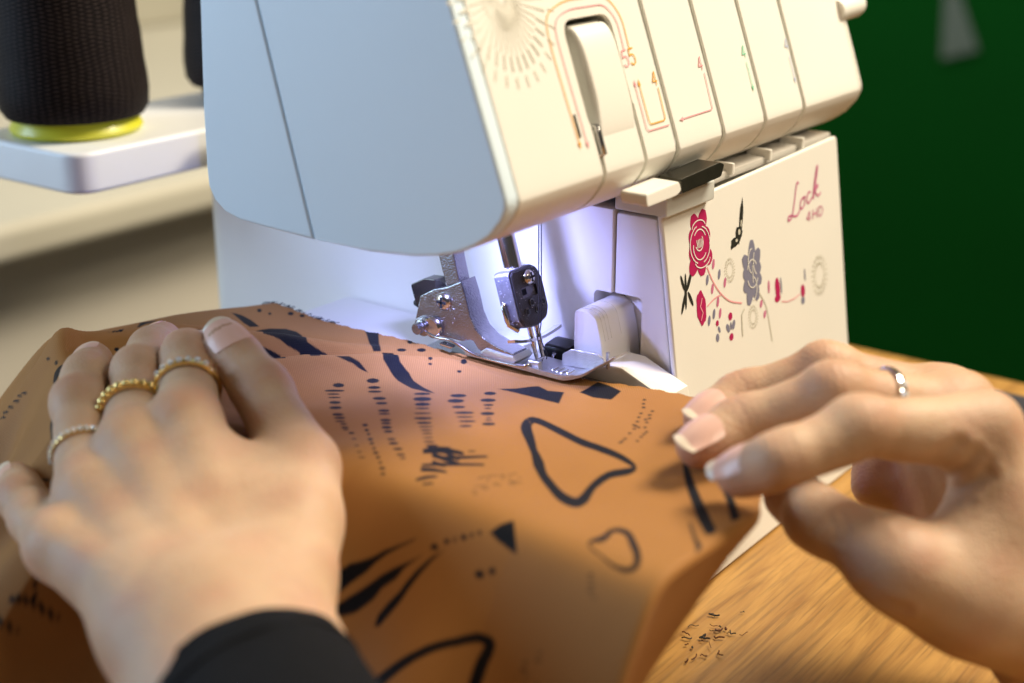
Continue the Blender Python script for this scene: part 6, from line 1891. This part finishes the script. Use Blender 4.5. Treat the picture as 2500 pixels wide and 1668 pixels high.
left_spec = dict(
    k_palm=0.010, knuckle_red=0.35,
    palm=[(LB[0], LI[0], 0.0122, 0.0098), (LB[1], LM[0], 0.0126, 0.0100), (LB[2], LR[0], 0.0124, 0.0094), (LB[3], LP[0], 0.0118, 0.0086),
          (LT[0], along(LT[0], LT[1], 0.95), 0.0140, 0.0105), (along(LT[0], LT[1], 0.45), along(LB[0], LI[0], 0.50), 0.0115, 0.0105), (along(LT[0], LT[1], 0.80), along(LB[0], LI[0], 0.72), 0.0070, 0.0080),
          (LB[0], LA[0], 0.0150, 0.0185), (LB[3], LA[0], 0.0140, 0.0185), (LA[0], LA[1], 0.0190, 0.0195), (LA[1], LA[2], 0.0195, 0.0215),
          (tuple(np.array(LA[0]) + (0.010, -0.004, 0.0)), tuple(np.array(LA[1]) + (0.010, -0.004, 0.0)), 0.0160, 0.0170), (tuple(np.array(LA[0]) + (-0.009, 0.006, -0.002)), tuple(np.array(LA[1]) + (-0.009, 0.006, -0.002)), 0.0155, 0.0165)],
    tendons=[(tuple(np.array(along(b_, m_, 0.25)) + UL * 0.0072), tuple(np.array(along(b_, m_, 0.96)) + UL * 0.0062), 0.0028, 0.0032) for b_, m_ in ((LB[0], LI[0]), (LB[1], LM[0]), (LB[2], LR[0]), (LB[3], LP[0]))],
    fingers=dict(
        index=dict(pts=LI, r=[0.0090, 0.0074, 0.0065, 0.0058], dorsal=[UPL, (-0.2, 0.3, 1), (0.2, 0.5, 0.9)], nail=None, k=0.005),
        middle=dict(pts=LM, r=[0.0091, 0.0073, 0.0065, 0.0057], dorsal=[UPL, (-0.5, 0.1, 1), (-0.8, 0.35, 0.7)], nail=(0.0105, 0.0050, 0.0034), k=0.005),
        ring=dict(pts=LR, r=[0.0087, 0.0072, 0.0064, 0.0057], dorsal=[UPL, (-0.6, -0.1, 1), (-0.85, -0.25, 0.65)], nail=(0.0120, 0.0052, 0.0010), nail_dir=(-0.85, -0.55, 0.42), k=0.005),
        pinky=dict(pts=LP, r=[0.0082, 0.0065, 0.0059, 0.0051], dorsal=[(-0.7, 0, 1), (-0.9, 0.05, 0.8), (-1.0, 0.1, 0.55)], nail=(0.0095, 0.0044, 0.0036), nail_dir=(-1.0, -0.55, 0.45), k=0.005),
        thumb=dict(pts=LT[1:], r=[0.0098, 0.0082, 0.0071], dorsal=[(-0.3, -0.6, 1), (-0.62, -0.62, 0.62)], nail=(0.0130, 0.0064, 0.0016), nail_dir=(-0.45, -0.62, 0.72), k=0.007, knuckle=False)))
hand_a = empty('hand', (-0.125, 0.03, -0.01), 'bare hand wearing gold and stone rings pressing the printed fabric flat, with black sleeve', 'hand')
build_hand(hand_a, left_spec, 0.0009)

# sleeve: knit cuff round the wrist
def sleeve(name, path, radii, flat, axis_flat, mat, parent):
    bm = bmesh.new()
    P = [Vector(p) for p in path]
    af = Vector(axis_flat).normalized()
    rings = []
    n = 48
    for i, p in enumerate(P):
        d = (P[min(i + 1, len(P) - 1)] - P[max(i - 1, 0)]).normalized()
        x = (af - d * af.dot(d)).normalized()
        y = d.cross(x)
        R = radii[i]
        rings.append([bm.verts.new(p + x * math.cos(t) * R * flat + y * math.sin(t) * R * (1 + 0.015 * math.sin(4 * t + i * 0.7) + 0.012 * math.sin(9 * t - i * 1.3))) for t in (2 * math.pi * k / n for k in range(n))])
    for a, b in zip(rings, rings[1:]):
        for k in range(n):
            bm.faces.new((a[k], a[(k + 1) % n], b[(k + 1) % n], b[k]))
    bm.faces.new(rings[-1])
    return from_bm(name, bm, mat, parent, 60)


sl = smooth_path([(-0.1800, -0.0450, -0.0178), (-0.1808, -0.0466, -0.0181), (-0.1850, -0.0550, -0.0196), (-0.1957, -0.0760, -0.0240), (-0.214, -0.112, -0.032), (-0.24, -0.17, -0.045)], 3)
sr_ = np.interp(np.arange(len(sl)), [0, 1, 3, 6, 9, 12, len(sl) - 1], [0.0214, 0.0228, 0.0231, 0.0238, 0.0250, 0.0270, 0.031])
sleeve('sleeve', [tuple(p) for p in sl], list(sr_), 1.16, (0.85, -0.35, 0.25), M['sleeve'], hand_a)

cuff = []
for k in range(49):
    t = 2 * math.pi * k / 48
    d_ = Vector((-0.37, -0.92, -0.15)).normalized()
    x_ = Vector((0.85, -0.35, 0.25))
    x_ = (x_ - d_ * x_.dot(d_)).normalized()
    y_ = d_.cross(x_)
    cuff.append(Vector((-0.1838, -0.0528, -0.0192)) + x_ * math.cos(t) * 0.0234 * 1.16 + y_ * math.sin(t) * 0.0236)
tube('cuff_seam', cuff, 0.0007, M['sleeve'], hand_a, 6)

# rings on that hand
ax = np.array(LI[1]) - np.array(LI[0])
ring_band('finger_ring', along(LI[0], LI[1], 0.50), ax, 0.0092, 0.0026, 0.0012, M['gold'], 'gold ring set with small stones on the finger beside the thumb', 7, M['stone'], UPL, False, 0.26, 0.0011)
ax = np.array(LM[1]) - np.array(LM[0])
ring_band('finger_ring', along(LM[0], LM[1], 0.46), ax, 0.0092, 0.0022, 0.0010, M['gold'], 'gold ring of small round beads on the middle finger', 11, M['gold'], UPL, True, 0.235, 0.0014)
ax = np.array(LR[1]) - np.array(LR[0])
ring_band('finger_ring', along(LR[0], LR[1], 0.44), ax, 0.0088, 0.0016, 0.0008, M['gold'], 'thin ring with a row of white stones on the finger beside the spread little finger', 13, M['stone'], (-0.85, -0.1, 0.8), False, 0.19, 0.0009)

# ---- hand guiding the front edge of the fabric
RI = [(-0.0079, -0.1591, 0.0198), (-0.0412, -0.1370, 0.0261), (-0.0600, -0.1240, 0.0200), (-0.0616, -0.1120, 0.0135)]
RM = [(0.0116, -0.1443, 0.0148), (-0.0212, -0.1205, 0.0258), (-0.0347, -0.0993, 0.0154), (-0.0488, -0.0926, 0.0120)]
RR = [(0.0281, -0.1351, 0.0099), (0.0016, -0.1080, 0.0226), (-0.0113, -0.0872, 0.0133), (-0.0259, -0.0816, 0.0100)]
RP = [(0.0404, -0.1294, -0.0015), (0.0311, -0.1143, -0.0090), (0.0215, -0.1185, -0.0190), (0.0235, -0.1385, -0.0270)]
RT = [(-0.0258, -0.1681, -0.0244), (-0.0412, -0.1509, -0.0105), (-0.0394, -0.1275, -0.0052), (-0.0292, -0.1124, -0.0065)]
RB = [(-0.0146, -0.1789, -0.0292), (-0.0002, -0.1780, -0.0371), (0.0140, -0.1769, -0.0450), (0.0257, -0.1754, -0.0518)]
RA = [(0.0082, -0.1847, -0.0474), (0.0160, -0.2000, -0.0628), (0.0250, -0.2180, -0.0780)]
UPR = (0.15, -0.1, 1.0)
RCR = [
    ([(-0.0301, -0.1482, 0.0110), (-0.0263, -0.1520, 0.0134), (-0.0231, -0.1545, 0.0164), (-0.0203, -0.1568, 0.0187)], (-0.868, -0.297, 0.397), 0.0006, 0.0018),
    ([(-0.0273, -0.1532, 0.0090), (-0.0238, -0.1567, 0.0110), (-0.0208, -0.1594, 0.0134), (-0.0181, -0.1609, 0.0167)], (-0.871, -0.285, 0.401), 0.0006, 0.0015),
    ([(-0.0365, -0.1451, 0.0020), (-0.0309, -0.1514, 0.0040), (-0.0258, -0.1574, 0.0053), (-0.0215, -0.1617, 0.0077), (-0.0176, -0.1650, 0.0110)], (-0.862, -0.288, 0.418), 0.0007, 0.0016),
    ([(-0.0271, -0.1548, 0.0067), (-0.0223, -0.1601, 0.0087), (-0.0187, -0.1631, 0.0117), (-0.0166, -0.1643, 0.0144)], (-0.871, -0.276, 0.406), 0.0004, 0.0013),
    ([(-0.0354, -0.1486, -0.0013), (-0.0287, -0.1560, 0.0013), (-0.0226, -0.1625, 0.0040)], (-0.856, -0.289, 0.429), 0.0003, 0.0013),
    ([(-0.0462, -0.1329, 0.0006), (-0.0460, -0.1350, -0.0023), (-0.0470, -0.1358, -0.0057)], (-0.826, -0.346, 0.445), 0.0003, 0.0009),
    ([(-0.0442, -0.1353, 0.0012), (-0.0445, -0.1374, -0.0028), (-0.0460, -0.1374, -0.0063)], (-0.828, -0.341, 0.445), 0.0003, 0.0009),
    ([(-0.0504, -0.1298, -0.0034), (-0.0487, -0.1310, -0.0017), (-0.0471, -0.1328, -0.0011)], (-0.822, -0.356, 0.445), 0.0002, 0.0009),
    ([(-0.0457, -0.1448, -0.0179), (-0.0441, -0.1490, -0.0214), (-0.0409, -0.1543, -0.0231)], (-0.820, -0.305, 0.484), 0.0004, 0.0013),]
right_spec = dict(
    k_palm=0.011, knuckle_red=0.25,
    palm=[(RB[0], RI[0], 0.0112, 0.0098), (RB[1], RM[0], 0.0125, 0.0106), (RB[2], RR[0], 0.0125, 0.0100), (RB[3], RP[0], 0.0120, 0.0092),
          (RT[0], along(RT[0], RT[1], 0.95), 0.0125, 0.0102), (along(RT[0], RT[1], 0.4), along(RB[0], RI[0], 0.40), 0.0105, 0.0105), (along(RT[0], RT[1], 0.55), along(RB[0], RI[0], 0.66), 0.0080, 0.0085),
          (RB[0], RA[0], 0.0125, 0.0160), (RT[0], RB[1], 0.0120, 0.0125), (RB[3], RA[0], 0.0125, 0.0160), (RA[0], RA[1], 0.0170, 0.0185), (RA[1], RA[2], 0.0185, 0.0200),
          (tuple(np.array(along(RB[2], RR[0], 0.25)) + (-0.006, 0.009, 0.0)), tuple(np.array(along(RB[2], RR[0], 0.80)) + (-0.006, 0.008, 0.0)), 0.0110, 0.0090)],
    creases=RCR,
    fingers=dict(
        index=dict(pts=RI, r=[0.0092, 0.0075, 0.0066, 0.0058], dorsal=[UPR, (-0.1, -0.15, 1), (-0.45, 0.05, 0.9)], nail=(0.0115, 0.0050, 0.0026), nail_dir=(-0.35, -0.25, 0.9), knuckle=False),
        middle=dict(pts=RM, r=[0.0096, 0.0076, 0.0067, 0.0059], dorsal=[UPR, (-0.1, 0.1, 1), (-0.25, -0.05, 1)], nail=(0.0115, 0.0051, 0.0026), nail_dir=(-0.2, -0.25, 1)),
        ring=dict(pts=RR, r=[0.0092, 0.0074, 0.0065, 0.0057], dorsal=[UPR, (-0.1, 0.1, 1), (-0.2, -0.05, 1)], nail=(0.0110, 0.0050, 0.0026), nail_dir=(-0.2, -0.2, 1)),
        pinky=dict(pts=RP, r=[0.0086, 0.0067, 0.0060, 0.0052], dorsal=[(0, 0.3, 1), (-0.7, 0.6, 0.3), (-0.5, 0.3, -0.8)], nail=None, k=0.013),
        thumb=dict(pts=RT[1:], r=[0.0098, 0.0080, 0.0068], dorsal=[(-0.8, -0.2, -0.4), (-0.6, 0.2, -0.8)], nail=None, k=0.010)))
hand_b = empty('hand', (0.0, -0.15, -0.03), 'bare hand with a silver ring pinching the front edge of the printed fabric', 'hand')
build_hand(hand_b, right_spec, 0.0007)
ax = np.array(RM[1]) - np.array(RM[0])
ring_band('finger_ring', along(RM[0], RM[1], 0.60), ax, 0.0089, 0.0024, 0.0010, M['silver'], 'silver ring with a small stone on the hand at the fabric edge', 2, M['stone'], (-0.6, -0.5, 0.7), False, 0.30, 0.0013)

# ------------------------------------------------------------------ trimmings on the table
for k in range(26):
    cx_, cy_ = -0.001 + rng.normal(0, 0.008), -0.0760 + rng.normal(0, 0.005)
    sl_ = rng.uniform(0.0003, 0.0011)
    pts = []
    x, y = cx_, cy_
    a = rng.uniform(0, 6.28)
    for q in range(5):
        pts.append((x, y, TABLE_Z + 0.0007 + rng.uniform(0, 0.0006)))
        a += rng.normal(0, 0.8)
        x += math.cos(a) * sl_
        y += math.sin(a) * sl_
    tag(tube('thread_scrap', [tuple(p) for p in smooth_path(pts, 3)], 0.00012 + 0.00009 * (k % 3), M['scrap'] if k % 2 else M['thread_black'], None, 6),
        'tiny dark thread clipping lying on the oak table below the hanging fabric', 'thread scrap', 'thread clippings on the table')
